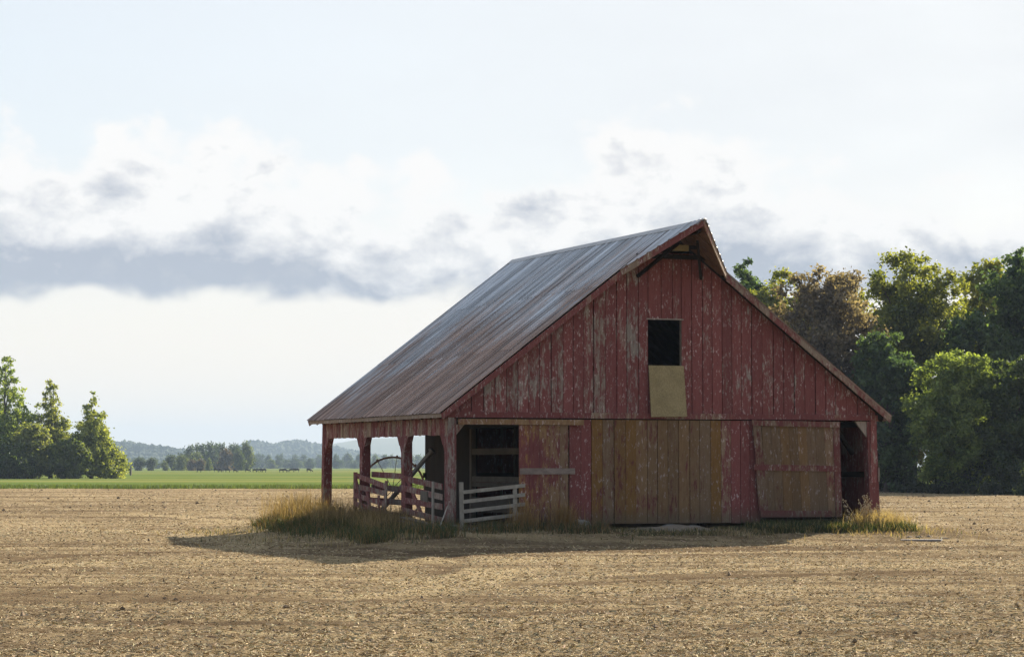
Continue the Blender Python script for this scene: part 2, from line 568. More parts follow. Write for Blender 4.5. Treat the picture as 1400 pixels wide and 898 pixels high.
TRACKS = [  # chords of turning wheel tracks in pixels of the view from the road, bow, half width, straw change
    ((430, 822), (660, 776), -1.1, .34, .55), ((330, 790), (600, 800), 1.6, .30, .40), ((560, 806), (760, 776), 1.0, .30, .45),
    ((60, 722), (330, 756), 2.4, .50, .45), ((150, 700), (330, 745), 3.0, .45, .40), ((330, 744), (620, 776), 2.2, .30, -.22), ((300, 752), (590, 790), 2.2, .30, -.22),
    ((0, 770), (420, 752), 2.0, .30, -.40), ((0, 782), (440, 764), 2.0, .30, .35), ((700, 790), (1390, 772), .9, .26, .45), ((690, 800), (1390, 781), .9, .24, -.40),
    ((760, 760), (1390, 752), .8, .40, .35), ((560, 850), (1390, 820), .7, .20, -.35), ((0, 840), (560, 856), -.6, .20, -.35), ((0, 850), (600, 868), -.6, .20, .35), ((640, 830), (1390, 842), .7, .2, .3)]


def track_effect(X, Y):
    st, dz = 0.0, 0.0
    for a, b, bow, wd, s in TRACKS:
        p, q = ground_at(*a), ground_at(*b)
        dx, dy = q.x - p.x, q.y - p.y
        L = math.hypot(dx, dy)
        tt = ((X - p.x) * dx + (Y - p.y) * dy) / L / L
        off = ((X - p.x) * -dy + (Y - p.y) * dx) / L - bow * np.sin(np.clip(tt, 0, 1) * math.pi)
        off = off + .25 * (fbm(X * .8, Y * .8, 7, 2) - .5)
        band = np.exp(-(off / wd) ** 2) * np.clip(np.minimum(tt, 1 - tt) * 5, 0, 1)
        st = st + (2.6 if s > 0 else 1.9) * s * band * (.6 + .8 * fbm(X * .6, Y * .6, 8, 2))
        if s < 0:
            dz = dz - .030 * band
    return st, dz


def build_ground():
    # pasture: one sheet to the horizon
    me = np_mesh('pasture', [(-9000, -400, GZ - 0.06), (9000, -400, GZ - 0.06), (9000, 11500, GZ - 0.06), (-9000, 11500, GZ - 0.06)], [0, 1, 2, 3], 4)
    tag(link('pasture', me, M['pasture']), kind='structure')

    # field: denser mesh close by
    ny, nx = 560, 400
    k = np.linspace(0, 1, ny)
    y = 13.0 * (219.0 / 13.0) ** k
    side = np.concatenate([[-260, -90], np.linspace(-1, 1, nx), [90, 260]])
    half = 0.245 * y + 7.0
    X = np.empty((ny, nx + 4)); Y = np.repeat(y[:, None], nx + 4, 1)
    X[:, 2:-2] = half[:, None] * side[None, 2:-2]
    for j in (0, 1, -1, -2):
        X[:, j] = side[j]
    # relief: clods, drill rows running nearly across the view, gentle swells
    rowdir = Y + 0.06 * X + 0.9 * (fbm(X * 0.05, Y * 0.05, 3, 3) - 0.5) * 4
    rows = np.sin(rowdir * 2 * math.pi / 0.42) * 0.5 + 0.5
    amp = np.clip(26.0 / Y, 0.35, 1.0)
    Z = 0.030 * (fbm(X * 3.0, Y * 3.0, 11, 4) - 0.5) * 2 + 0.022 * (rows - 0.5) * fbm(X * 0.5, Y * 2.0, 5, 3) * 1.6
    Z += 0.020 * (fbm(X * 9.0, Y * 9.0, 23, 2) - 0.5) * 2
    Z *= amp * 1.25
    Z += 0.10 * (fbm(X * 0.12, Y * 0.12, 31, 3) - 0.5)
    Z += pad_z(X, Y) + 0.01
    inside = (lambda u, v: (u > -0.8) & (u < BW + 0.8) & (v > -0.7) & (v < BL + 0.8))(*local_uv(X, Y))
    Z = np.where(inside, np.minimum(Z, -0.06), Z)
    straw = 0.44 + 0.9 * (fbm(X * 0.10, rowdir * 1.6, 41, 4) - 0.5) + 0.55 * (fbm(X * 0.09, rowdir * 0.30, 44, 3) - 0.5) + 0.5 * (fbm(X * 0.16, Y * 0.10, 47, 3) - 0.5)
    straw += np.clip((Y - 60) / 160, 0, 1) * 0.10
    # turning tracks of a tractor: pale arcs of swept straw and dark wheel marks
    straw, Z = straw + track_effect(X, Y)[0], Z + track_effect(X, Y)[1]
    verts = np.stack([X, Y, Z], -1).reshape(-1, 3)
    w_ = nx + 4
    i = np.arange(ny - 1)[:, None] * w_ + np.arange(w_ - 1)[None, :]
    loops = np.stack([i, i + 1, i + 1 + w_, i + w_], -1).reshape(-1)
    me = np_mesh('field', verts, loops, 4, True)
    a = me.attributes.new('straw', 'FLOAT', 'POINT')
    a.data.foreach_set('value', straw.astype(np.float32).ravel())
    tag(link('field', me, M['field']), kind='structure')

    # loose straw and clods lying on it, thinning out with distance
    def scatter(n, y0, y1, p):
        q = rng.random(n)
        yy = (y0 ** -p + q * (y1 ** -p - y0 ** -p)) ** (-1 / p)
        xx = (rng.random(n) * 2 - 1) * (0.225 * yy + 4.0)
        return xx, yy

    def height(xx, yy):
        rd = yy + 0.06 * xx + 0.9 * (fbm(xx * 0.05, yy * 0.05, 3, 3) - 0.5) * 4
        am = np.clip(26.0 / yy, 0.35, 1.0)
        z = 0.030 * (fbm(xx * 3.0, yy * 3.0, 11, 4) - 0.5) * 2 + 0.022 * np.sin(rd * 2 * math.pi / 0.42) * 0.5 * fbm(xx * 0.5, yy * 2.0, 5, 3) * 1.6
        z += 0.020 * (fbm(xx * 9.0, yy * 9.0, 23, 2) - 0.5) * 2
        z = z * am * 1.25 + 0.10 * (fbm(xx * 0.12, yy * 0.12, 31, 3) - 0.5)
        s = 0.44 + 0.9 * (fbm(xx * 0.10, rd * 1.6, 41, 4) - 0.5) + 0.55 * (fbm(xx * 0.09, rd * 0.30, 44, 3) - 0.5) + 0.5 * (fbm(xx * 0.16, yy * 0.10, 47, 3) - 0.5)
        ts, tz = track_effect(xx, yy)
        return z + tz + pad_z(xx, yy) + 0.01, s + ts

    def outside(xx, yy):
        u, v = local_uv(xx, yy)
        return ~((u > -0.3) & (u < BW + 0.3) & (v > -0.3) & (v < BL + 0.3))

    xx, yy = scatter(520000, 15.5, 80.0, 1.05)
    x2, y2 = scatter(90000, 70.0, 217.0, 0.5)
    xx, yy = np.concatenate([xx, x2]), np.concatenate([yy, y2])
    zz, s = height(xx, yy)
    keep = outside(xx, yy) & (rng.random(len(xx)) < np.clip((s - 0.15) * 2.0, 0.06, 1.0))
    xx, yy, zz = xx[keep], yy[keep], zz[keep]
    n = len(xx)
    ang = rng.random(n) * math.pi * 2
    ln = rng.uniform(0.009, 0.034, n) * (1 + (rng.random(n) < 0.10) * 0.9)
    wd = rng.uniform(0.0020, 0.0045, n) * np.clip(yy / 26, 1, 5)
    ln = ln * np.clip(yy / 50, 1, 3)
    tilt = rng.normal(0, 0.22, n)
    dx, dy, dz = np.cos(ang) * ln, np.sin(ang) * ln, np.sin(tilt) * ln
    px_, py_ = -np.sin(ang) * wd, np.cos(ang) * wd
    c = np.stack([xx, yy, zz + 0.010 + np.abs(dz)], -1)
    d = np.stack([dx, dy, dz], -1); q = np.stack([px_, py_, rng.normal(0, 0.003, n)], -1)
    verts = np.stack([c - d - q, c + d - q, c + d + q, c - d + q], 1).reshape(-1, 3)
    me = np_mesh('straw', verts, np.arange(4 * n), 4)
    base = np.array([0.43, 0.338, 0.198])
    colr = base * rng.uniform(0.45, 1.22, (n, 1)) * rng.normal(1, 0.05, (n, 3))
    vcol(me, np.repeat(colr, 4, 0))
    tag(link('straw', me, M['straw']), 'short broken straw littering the ploughed field', 'straw', kind='stuff')

    xx, yy = scatter(15000, 15.5, 80.0, 1.2)
    x2, y2 = scatter(9000, 60.0, 217.0, 0.6)
    xx, yy = np.concatenate([xx, x2]), np.concatenate([yy, y2])
    zz, s = height(xx, yy)
    keep = outside(xx, yy) & (rng.random(len(xx)) < np.clip(1.15 - s * 1.1, 0.2, 1))
    xx, yy, zz = xx[keep], yy[keep], zz[keep]
    n = len(xx)
    r = rng.gamma(1.6, 0.0055, n) + 0.005
    r = np.minimum(r, 0.06) * np.clip(yy / 55, 1, 2.6)
    octa = np.array([(1, 0, 0), (0, 1, 0), (-1, 0, 0), (0, -1, 0), (0, 0, 0.8), (0, 0, -0.7)], float)
    V = octa[None] * (1 + rng.normal(0, 0.25, (n, 6, 1))) * r[:, None, None]
    a = rng.random(n) * 6.28
    ca, sa = np.cos(a)[:, None], np.sin(a)[:, None]
    V = np.stack([V[..., 0] * ca - V[..., 1] * sa * 0.8, V[..., 0] * sa + V[..., 1] * ca, V[..., 2]], -1)
    V += np.stack([xx, yy, zz + r * 0.25], -1)[:, None]
    F = np.array([(0, 1, 4), (1, 2, 4), (2, 3, 4), (3, 0, 4), (1, 0, 5), (2, 1, 5), (3, 2, 5), (0, 3, 5)])
    L = (F[None] + (np.arange(n) * 6)[:, None, None]).reshape(-1)
    me = np_mesh('clods', V.reshape(-1, 3), L, 3)
    colr = np.array([0.175, 0.125, 0.080]) * rng.uniform(0.6, 1.6, (n, 1))
    vcol(me, np.repeat(colr, 6, 0))
    tag(link('soil_clods', me, M['clod']), 'small brown soil clods scattered over the ploughed field', 'soil clods', kind='stuff')


build_ground()


# ------------------------------------------------------------------ the barn (local axes: u along the gable, v to the rear, z up)
ZT = 2.915                    # top of the lower walls
ZE, ZR, OS, OF = 3.03, 8.085, 0.30, 0.32
MID = BW / 2
HD, HK, ZP = 2.15, 1.56, 8.14
SLOPE = (ZR - ZE) / (MID + OS)
VB = 11.55                    # rear end of the roof


def roof_z(u):
    return ZR - SLOPE * abs(u - MID)


def tone(paint, warm, t=0.6):
    return (paint, warm, t)


def plank(parent, name, poly, v0, th, col, mat='paint', plane='uz'):
    return MB().prism(poly, v0, v0 + th, plane).build(name, M[mat], parent, col)


def build_barn():
    rnd = random.Random(11)

    # ---- front gable wall: hidden frame + every board
    fr = MB()
    for z in (3.0, 4.2, 5.75, 7.0):
        lo = MID - (ZR - 0.25 - z - 0.1) / SLOPE
        lo = max(lo, 0.1)
        if 4.35 < z < 5.6:
            continue
        fr.box(lo, BW - lo, 0.075, 0.16, z, z + 0.12)
    fr.box(3.8, 8.6, 0.075, 0.16, 0.25, 0.40)
    fr.box(3.8, 8.6, 0.075, 0.16, 1.5, 1.62)
    wall = fr.build('gable_wall', M['inner'], BARN)
    ou0, ou1, oz0, oz1 = 5.75, 6.75, 4.35, 5.60
    u = 0.02
    edges = []
    while u < BW - 0.05:
        wd = rnd.uniform(0.285, 0.355)
        e = min(u + wd, BW - 0.02)
        if BW - e < 0.18: e = BW - 0.02
        edges.append((u, e)); u = e
    # let the boards meet at the sides of the loft opening
    for val in (ou0, ou1):
        k = min(range(1, len(edges)), key=lambda i: abs(edges[i][0] - val))
        edges[k - 1] = (edges[k - 1][0], val); edges[k] = (val, edges[k][1])

    def top(u_):
        return min(roof_z(u_) - 0.13, 7.42)
    for a, b in edges:
        g = rnd.uniform(0.006, 0.014)
        a2, b2 = a + g, b - g
        v0 = rnd.uniform(-0.014, 0.012)
        mid = (a + b) / 2
        paint = 0.665 + rnd.uniform(-0.09, 0.10)
        col = tone(paint, rnd.uniform(0, 0.18), 0.60 + rnd.uniform(-0.10, 0.10))

        def poly(z0, z1=None):
            if z1 is not None:
                return [(a2, z0), (b2, z0), (b2, z1), (a2, z1)]
            pts = [(a2, z0), (b2, z0), (b2, top(b2))]
            for k in (MID - (ZR - 0.13 - 7.42) / SLOPE, MID + (ZR - 0.13 - 7.42) / SLOPE):
                if a2 < k < b2: pts.append((k, 7.42))
            pts.append((a2, top(a2)))
            head = pts[:2]; tail = sorted(pts[2:], key=lambda p: -p[0])
            return head + tail
        foot = 3.06 + rnd.uniform(-0.008, 0.012)
        if ou0 - 0.01 <= a and b <= ou1 + 0.01:
            plank(wall, 'board', poly(foot, oz0), v0, 0.028, col)
            plank(wall, 'board', poly(oz1), v0, 0.028, col)
        else:
            plank(wall, 'board', poly(foot), v0, 0.028, col)
    # lower boards between the two doors: reds at the ends, worn tan ones in the middle
    u = 3.44
    i = 0
    while u < 9.08:
        wd = rnd.uniform(0.28, 0.34)
        e = min(u + wd, 9.12)
        if 9.12 - e < 0.15: e = 9.12
        g = rnd.uniform(0.004, 0.010)
        f = (u - 3.9) / 4.4
        if f < 0.0 or f > 0.92:
            col = tone(rnd.uniform(0.66, 0.8), 0.15, 0.62)
        elif f > 0.86:
            col = tone(rnd.uniform(0.48, 0.58), 0.5, 0.60)
        else:
            col = tone(rnd.uniform(0.26, 0.42), rnd.choice((0.6, 0.75, 0.9, 1.0, 0.7)), rnd.uniform(0.14, 0.30))
        z0 = 0.115 + rnd.uniform(-0.014, 0.014)
        plank(wall, 'board', [(u + g, z0), (e - g, z0), (e - g, 2.895), (u + g, 2.895)], rnd.uniform(0.0, 0.02), 0.028, col)
        u = e
        i += 1
    MB().box(ou0 - 0.05, ou1 + 0.05, -0.030, 0.02, oz1 + 0.002, oz1 + 0.035).build('opening_head', M['paint'], wall, tone(0.2, 0.1, 0.7))
    for x0, x1, z0_, z1_ in ((ou0 - .035, ou0 - .001, oz0, oz1), (ou1 + .001, ou1 + .035, oz0, oz1), (ou0 - .035, ou1 + .035, oz0 - .04, oz0 - .001)):
        MB().box(x0, x1, 0.03, 0.13, z0_, z1_).build('jamb', M['paint'], wall, tone(0.3, 0.2, 0.5))
    # trim band across the gable
    for a, b, c in ((-0.02, 4.05, 0.76), (4.055, 8.15, 0.54), (8.155, BW + 0.02, 0.70)):
        MB().box(a, b, -0.048, -0.016, 2.925 + rnd.uniform(-.006, .006), 3.075 + rnd.uniform(-.006, .006)).build('trim_board', M['paint'], wall, tone(c, 0.45, 0.55))

    # ---- posts with knee braces
    def post(poly_v, lean=0.0, u0=0.0, u1=0.24, z1=2.90, paint=0.6, z0=-0.12):
        b = MB()
        va, vb = poly_v
        vs = [(u0 + lean, va, z0), (u1 + lean, va, z0), (u1 + lean, vb, z0), (u0 + lean, vb, z0), (u0, va, z1), (u1, va, z1), (u1, vb, z1), (u0, vb, z1)]
        b.solid(vs, [(0, 3, 2, 1), (4, 5, 6, 7), (0, 1, 5, 4), (1, 2, 6, 5), (2, 3, 7, 6), (3, 0, 4, 7)])
        return b.build('post', M['paint'], BARN, tone(paint, 0.1, 0.58))
    posts = [(0.0, 0.24), (3.48, 3.72), (7.08, 7.32), (10.72, 10.96)]
    for k, (va, vb) in enumerate(posts):
        p = post((va, vb), u0=-0.005 * k, paint=(0.56, 0.68, 0.70, 0.70)[k], lean=(0.0, 0.02, -0.02, -0.04)[k])
        for s, ok in ((-1, k > 0), (1, k < 3)):
            if ok:
                e = va if s < 0 else vb
                MB().prism([(e, 2.02), (e + s * 0.10, 2.20), (e + s * 0.16, 2.22), (e + s * 0.36, 2.50), (e, 2.50)], 0.0, 0.17, 'vz').build('brace', M['paint'], p, tone(0.66, 0.2, 0.55))
    pr = post((0.0, 0.26), lean=0.11, u0=BW - 0.30, u1=BW, paint=0.66)
    MB().prism([(BW - 0.30, 2.90), (BW - 0.66, 2.90), (BW - 0.30, 2.46)], 0.02, 0.09, 'uz').build('brace', M['paint'], pr, tone(0.25, 0.1, 0.7))
    MB().box(BW + 0.03, BW + 0.07, -0.04, 0.0, 1.22, 1.62).build('hinge_block', M['paint'], pr, tone(0.5, 0.2, 0.5))
    MB().prism([(0.241, 2.745), (0.48, 2.745), (0.241, 2.46)], 0.02, 0.09, 'uz').build('brace', M['paint'], bpy.data.objects['post'], tone(0.45, 0.2, 0.55))
    # two facing boards on the corner post
    MB().box(0.0, 0.17, -0.042, -0.002, 0.02, 2.92).build('facing_board', M['paint'], bpy.data.objects['post'], tone(0.47, 0.05, 0.66))
    MB().box(BW - 0.20, BW - 0.01, -0.035, -0.002, 1.2, 2.92).build('facing_board', M['paint'], pr, tone(0.62, 0.1, 0.62))

    # ---- boarded header below the left eave
    hb = MB().box(0.03, 0.12, 0.0, 10.96, 2.60, 2.80)
    hb.box(-0.02, 0.16, -0.02, 10.98, 2.90, 2.99)
    head = hb.build('eave_header', M['paint'], BARN, tone(0.55, 0.3, 0.55))
    v = 0.01
    while v < 10.92:
        e = min(v + rnd.uniform(0.135, 0.165), 10.95)
        z0 = 2.47 + rnd.uniform(-0.015, 0.015)
        MB().box(0.0 + rnd.uniform(-0.012, 0.004), 0.026, v + 0.006, e - 0.006, z0, 2.895).build('board', M['paint'], head, tone(rnd.uniform(0.42, 0.66), 0.4, rnd.uniform(0.65, 0.9)))
        v = e

    # ---- other walls (right side, rear gable, inner wall of the aisle)
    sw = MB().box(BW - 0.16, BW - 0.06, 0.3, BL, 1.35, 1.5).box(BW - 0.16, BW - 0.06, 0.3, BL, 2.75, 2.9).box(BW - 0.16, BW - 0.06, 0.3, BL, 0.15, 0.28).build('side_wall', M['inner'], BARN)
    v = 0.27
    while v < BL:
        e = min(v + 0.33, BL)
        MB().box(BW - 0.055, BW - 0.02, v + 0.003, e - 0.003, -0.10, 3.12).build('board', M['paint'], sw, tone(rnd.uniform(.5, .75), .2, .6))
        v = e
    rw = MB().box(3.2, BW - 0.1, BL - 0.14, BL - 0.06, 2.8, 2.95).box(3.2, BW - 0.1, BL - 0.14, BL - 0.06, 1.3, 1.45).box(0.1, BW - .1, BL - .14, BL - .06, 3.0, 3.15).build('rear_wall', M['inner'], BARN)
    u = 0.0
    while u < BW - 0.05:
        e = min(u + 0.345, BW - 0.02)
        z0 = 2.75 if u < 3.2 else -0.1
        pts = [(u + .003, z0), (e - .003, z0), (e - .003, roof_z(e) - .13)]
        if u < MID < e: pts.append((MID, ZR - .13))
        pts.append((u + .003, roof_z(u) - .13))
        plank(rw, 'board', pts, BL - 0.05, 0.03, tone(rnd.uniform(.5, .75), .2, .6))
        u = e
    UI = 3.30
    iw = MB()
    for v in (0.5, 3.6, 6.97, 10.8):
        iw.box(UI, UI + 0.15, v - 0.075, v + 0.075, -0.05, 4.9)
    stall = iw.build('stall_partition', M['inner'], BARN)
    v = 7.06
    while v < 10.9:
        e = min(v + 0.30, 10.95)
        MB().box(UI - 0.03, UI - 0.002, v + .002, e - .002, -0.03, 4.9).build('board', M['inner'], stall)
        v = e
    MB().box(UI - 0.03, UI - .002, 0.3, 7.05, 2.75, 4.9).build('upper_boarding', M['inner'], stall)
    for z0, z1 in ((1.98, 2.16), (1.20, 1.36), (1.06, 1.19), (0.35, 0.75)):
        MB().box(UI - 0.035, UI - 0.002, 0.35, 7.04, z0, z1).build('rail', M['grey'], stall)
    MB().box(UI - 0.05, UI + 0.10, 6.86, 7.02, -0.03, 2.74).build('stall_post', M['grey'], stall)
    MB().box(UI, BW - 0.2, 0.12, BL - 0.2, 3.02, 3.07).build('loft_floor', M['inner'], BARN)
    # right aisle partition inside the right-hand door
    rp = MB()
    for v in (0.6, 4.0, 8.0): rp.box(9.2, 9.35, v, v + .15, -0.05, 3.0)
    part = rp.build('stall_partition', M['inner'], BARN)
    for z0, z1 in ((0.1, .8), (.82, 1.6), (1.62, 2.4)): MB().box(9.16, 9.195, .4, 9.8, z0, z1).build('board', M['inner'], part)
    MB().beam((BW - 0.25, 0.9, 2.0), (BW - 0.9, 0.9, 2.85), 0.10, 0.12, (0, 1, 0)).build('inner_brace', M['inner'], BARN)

    # ---- left sliding door with its white rail and track board
    d = MB().box(2.0, 3.40, -0.052, -0.03, 0.3, 0.42).box(2.0, 3.40, -0.052, -0.03, 2.3, 2.42).build('sliding_door', M['paint'], BARN, tone(0.6, .3, .55))
    d['label'] = 'faded red sliding door with a white rail, left of the gable'
    u = 1.97
    cols = [tone(.56, .95, .50), tone(.58, .9, .46), tone(.58, .8, .48), tone(.60, .7, .44), tone(.45, .6, .36)]
    for k in range(5):
        e = u + (0.292, 0.285, 0.30, 0.29, 0.24)[k]
        MB().box(u + .004, e - .004, -0.082 + rnd.uniform(-.005, .005), -0.054, 0.20 + rnd.uniform(-.02, .02), 2.735).build('board', M['paint'], d, cols[k])
        u = e
    MB().box(1.99, 3.56, -0.108, -0.084, 1.44, 1.60).build('rail', M['grey2'], d)
    MB().box(0.25, 3.80, -0.145, -0.105, 2.74, 2.885).build('track_board', M['paint'], BARN, tone(.42, .75, .55))
    MB().box(0.25, 3.80, -0.103, -0.05, 2.80, 2.86).build('door_track', M['steel'], BARN)

    # ---- right sliding door, sagging: bare panel, rails and stiles
    def sag(pts):                                  # the door hangs skewed to the right at its foot
        return [(a + (2.85 - z) * 0.055, z) for a, z in pts]
    d = MB().prism(sag([(8.95, 0.32), (11.40, 0.32), (11.40, 2.75), (8.95, 2.75)]), -0.060, -0.040).build('sliding_door', M['paint'], BARN, tone(.1, .3, .4))
    d['label'] = 'worn brown sliding door with three rails, right of the gable'
    u = 9.12
    for k in range(8):
        e = u + 0.275
        c = tone(rnd.uniform(.12, .34), rnd.uniform(.5, .8), rnd.uniform(.06, .18)) if k < 7 else tone(.45, .6, .30)
        zz = 0.26 + (0.0 if k > 3 else rnd.uniform(0, .05))
        MB().prism(sag([(u + .003, zz), (e - .003, zz), (e - .003, 2.75), (u + .003, 2.75)]), -0.085 + rnd.uniform(-.004, .004), -0.061).build('board', M['paint'], d, c)
        u = e
    MB().prism([(8.80, 2.76), (11.53, 2.72), (11.53, 2.88), (8.80, 2.91)], -0.150, -0.118).build('rail', M['paint'], d, tone(.60, .4, .34))
    MB().prism([(8.86, 1.545), (11.55, 1.50), (11.55, 1.66), (8.86, 1.71)], -0.122, -0.0885).build('rail', M['paint'], d, tone(.60, .45, .22))
    MB().prism([(9.06, 0.26), (11.28, 0.25), (11.28, 0.42), (9.06, 0.45)], -0.122, -0.0885).build('rail', M['paint'], d, tone(.60, .4, .26))
    MB().prism([(8.85, 2.76), (9.08, 2.76), (9.30, 0.44), (9.02, 0.44)], -0.112, -0.0865).build('stile', M['paint'], d, tone(.50, .5, .10))
    MB().prism([(11.33, 2.74), (11.53, 2.74), (11.60, 0.25), (11.40, 0.25)], -0.112, -0.0865).build('stile', M['paint'], d, tone(.62, .4, .16))

    # ---- loft hatch hanging open below its opening
    h = MB()
    vs = []
    for (uu, zz, vv) in ((5.74, 4.36, -0.035), (6.78, 4.36, -0.035), (6.84, 2.99, -0.11), (5.78, 2.97, -0.11)):
        vs.append((uu, vv, zz))
    vs += [(a, b - 0.03, c + 0.002) for a, b, c in vs]
    h.solid(vs, [(0, 1, 2, 3), (7, 6, 5, 4), (0, 4, 5, 1), (1, 5, 6, 2), (2, 6, 7, 3), (3, 7, 4, 0)])
    hb = h.build('loft_hatch', M['chip'], BARN)
    hb['label'] = 'tan chipboard hatch hanging below the dark loft opening'

    # ---- roof: rafters + deck, then every corrugated sheet
    deck = MB()
    for s in (-1, 1):
        def P(t, v, drop):                            # t: 0 eave .. 1 ridge
            half = MID + OS
            return (MID + s * half * (1 - t), v, ZE + (ZR - ZE) * t - drop)
        vs = [P(0.004, -OF + .03, .03), P(0.004, VB - .03, .03), P(1, VB - .03, .03), P(1, -OF + .03, .03)]
        vs += [(a, b, c - 0.025) for a, b, c in vs]
        deck.solid(vs, [(0, 1, 2, 3), (7, 6, 5, 4), (0, 4, 5, 1), (1, 5, 6, 2), (2, 6, 7, 3), (3, 7, 4, 0)])
        for k in range(16):
            v = 0.06 + k * 0.725
            deck.beam(P(0.01, v, .135), P(0.995, v, .135), 0.05, 0.15, (0, 1, 0) if False else (0, 0, 1))
    roof = deck.build('roof', M['inner'], BARN)

    half_len = math.hypot(MID + OS, ZR - ZE)
    ang = math.atan2(ZR - ZE, MID + OS)
    SW, PITCH, AMP = 0.745, 0.24, 0.026
    prof_y = []
    for q in range(4):
        y0 = 0.012 + q * PITCH
        for dy_, hz in ((-.030, 0), (-.011, 1), (.011, 1), (.030, 0)):
            if 0 <= y0 + dy_ <= SW: prof_y.append((y0 + dy_, AMP * hz))
        if q < 3:
            for f_ in (.36, .5, .64): prof_y.append((y0 + PITCH * f_, .004 if f_ == .5 else 0.0))
    prof_y = sorted(prof_y)
    n = len(prof_y) - 1

    def rib(v):
        f_ = abs((v / PITCH + .5) % 1.0 - .5) * PITCH
        return AMP * max(0.0, min(1.0, (.030 - f_) / .019))

    def sheet_mesh(length):
        vs, fs = [], []
        for y, z in prof_y:
            vs += [(0, y, z), (length * 0.5, y, z), (length, y, z)]
        for i in range(n):
            for j in range(2):
                fs.append((i * 3 + j, i * 3 + j + 1, i * 3 + 4 + j, i * 3 + 3 + j))
        me = bpy.data.meshes.new('roof_sheet')
        me.from_pydata(vs, [], fs)
        me.materials.append(M['roof']); me.update()
        return me
    lens = (2.95, 2.95, 2.72)
    meshes = [sheet_mesh(L) for L in lens]
    starts = (0.0, 2.82, 5.64)
    step = PITCH * 3
    total = VB + OF
    cols_n = int(math.ceil((total - SW) / step)) + 1
    for s in (-1, 1):
        for k in range(cols_n):
            v = -OF + min(k * step, total - SW)
            for c in range(3):
                o = link('roof_sheet', meshes[c], None, roof)
                t0 = starts[c]
                lift = 0.006 + 0.005 * c + 0.003 * (k % 2) + rnd.uniform(0, .002)
                # local x runs up the slope, y along the barn, z outwards
                if s < 0:
                    X = Vector((math.cos(ang), 0, math.sin(ang))); Y = Vector((0, 1, 0))
                    base = Vector((-OS, v, ZE))
                else:
                    X = Vector((-math.cos(ang), 0, math.sin(ang))); Y = Vector((0, 1, 0))
                    base = Vector((BW + OS, v, ZE))
                Z = X.cross(Y)
                if Z.z < 0: Z = -Z
                org = base + X * (t0 - rnd.uniform(0.0, 0.03)) + Z * lift
                if s < 0:
                    m4 = Matrix((X, Y, Z)).transposed().to_4x4()
                else:
                    # mirrored side: keep a right handed frame
                    Y = Vector((0, -1, 0)); org = org + Vector((0, SW, 0)); Z = X.cross(Y)
                    m4 = Matrix((X, Y, Z)).transposed().to_4x4()
                m4.translation = org
                o.matrix_local = m4 @ Matrix.Rotation(R(rnd.uniform(-.12, .12)), 4, 'Z')
    # ridge cap in lengths
    v = -HD + 0.02
    while v < VB - .2:
        e = min(v + 2.4, VB + .02)
        cap = MB()
        w_, dz = 0.17, 0.17 * SLOPE
        z0 = ZR + 0.055
        cap.solid([(MID - w_, v, z0 - dz), (MID, v, z0), (MID + w_, v, z0 - dz), (MID - w_, e, z0 - dz), (MID, e, z0), (MID + w_, e, z0 - dz),
                   (MID - w_, v, z0 - dz - .006), (MID, v, z0 - .008), (MID + w_, v, z0 - dz - .006), (MID - w_, e, z0 - dz - .006), (MID, e, z0 - .008), (MID + w_, e, z0 - dz - .006)],
                  [(0, 1, 4, 3), (1, 2, 5, 4), (6, 9, 10, 7), (7, 10, 11, 8), (0, 6, 7, 1), (1, 7, 8, 2), (3, 4, 10, 9), (4, 5, 11, 10), (0, 3, 9, 6), (2, 8, 11, 5)])
        cap.build('ridge_cap', M['ridge'], roof)
        v = e - 0.05
    # fascia boards along the eaves, barge boards up the gables
    for uu in (-OS + 0.02, BW + OS - 0.05):
        v = -OF + .02
        while v < VB - .1:
            e = min(v + 4.1, VB - .02)
            MB().box(uu, uu + .03, v + .002, e - .002, ZE - 0.115, ZE - 0.012).build('fascia', M['paint'], roof, tone(.30, .30, .78))
            v = e
    # barge boards: eave to where the hood springs
    for s in (-1, 1):
        for vv in (-OF + 0.0, VB - .03):
            half = MID + OS
            a = (MID + s * half, ZE); kq = HK if vv < 0 else 0.0
            b = (MID + s * kq, ZR - SLOPE * kq)
            poly = [(a[0], a[1] - .02), (b[0], b[1] - .02), (b[0], b[1] - .215), (a[0] + s * -0.05, a[1] - .165)]
            MB().prism(poly, vv - .012, vv + .022).build('barge_board', M['paint'], roof, tone(.70 if s < 0 else .55, .3, .56))
    # soffit battens along the front overhang
    for s in (-1, 1):
        half = MID + OS
        for t in np.linspace(0.05, 0.74, 12):
            uu = MID + s * half * (1 - t); z = ZE + (ZR - ZE) * t - .075
            MB().box(uu - .03, uu + .03, -OF + .03, 0.12, z - .05, z).build('purlin_end', M['inner'], roof)

    # ---- hay hood: the ridge runs out over the loft opening, its edges run back to the rakes
    hood = MB()
    tip = (MID, -HD, ZP)
    for s in (-1, 1):
        foot = (MID + s * HK, -OF, ZR - SLOPE * HK)
        vs = [(MID, 0.0, ZR - .035), (MID, -HD + .03, ZP - .035), (foot[0], -OF + .01, foot[2] - .035), (foot[0], 0.0, foot[2] - .035)]
        vs += [(a, b, c - .024) for a, b, c in vs]
        hood.solid(vs, [(0, 1, 2, 3), (7, 6, 5, 4), (0, 4, 5, 1), (1, 5, 6, 2), (2, 6, 7, 3), (3, 7, 4, 0)])
    hh = hood.build('hay_hood', M['soffit'], BARN)
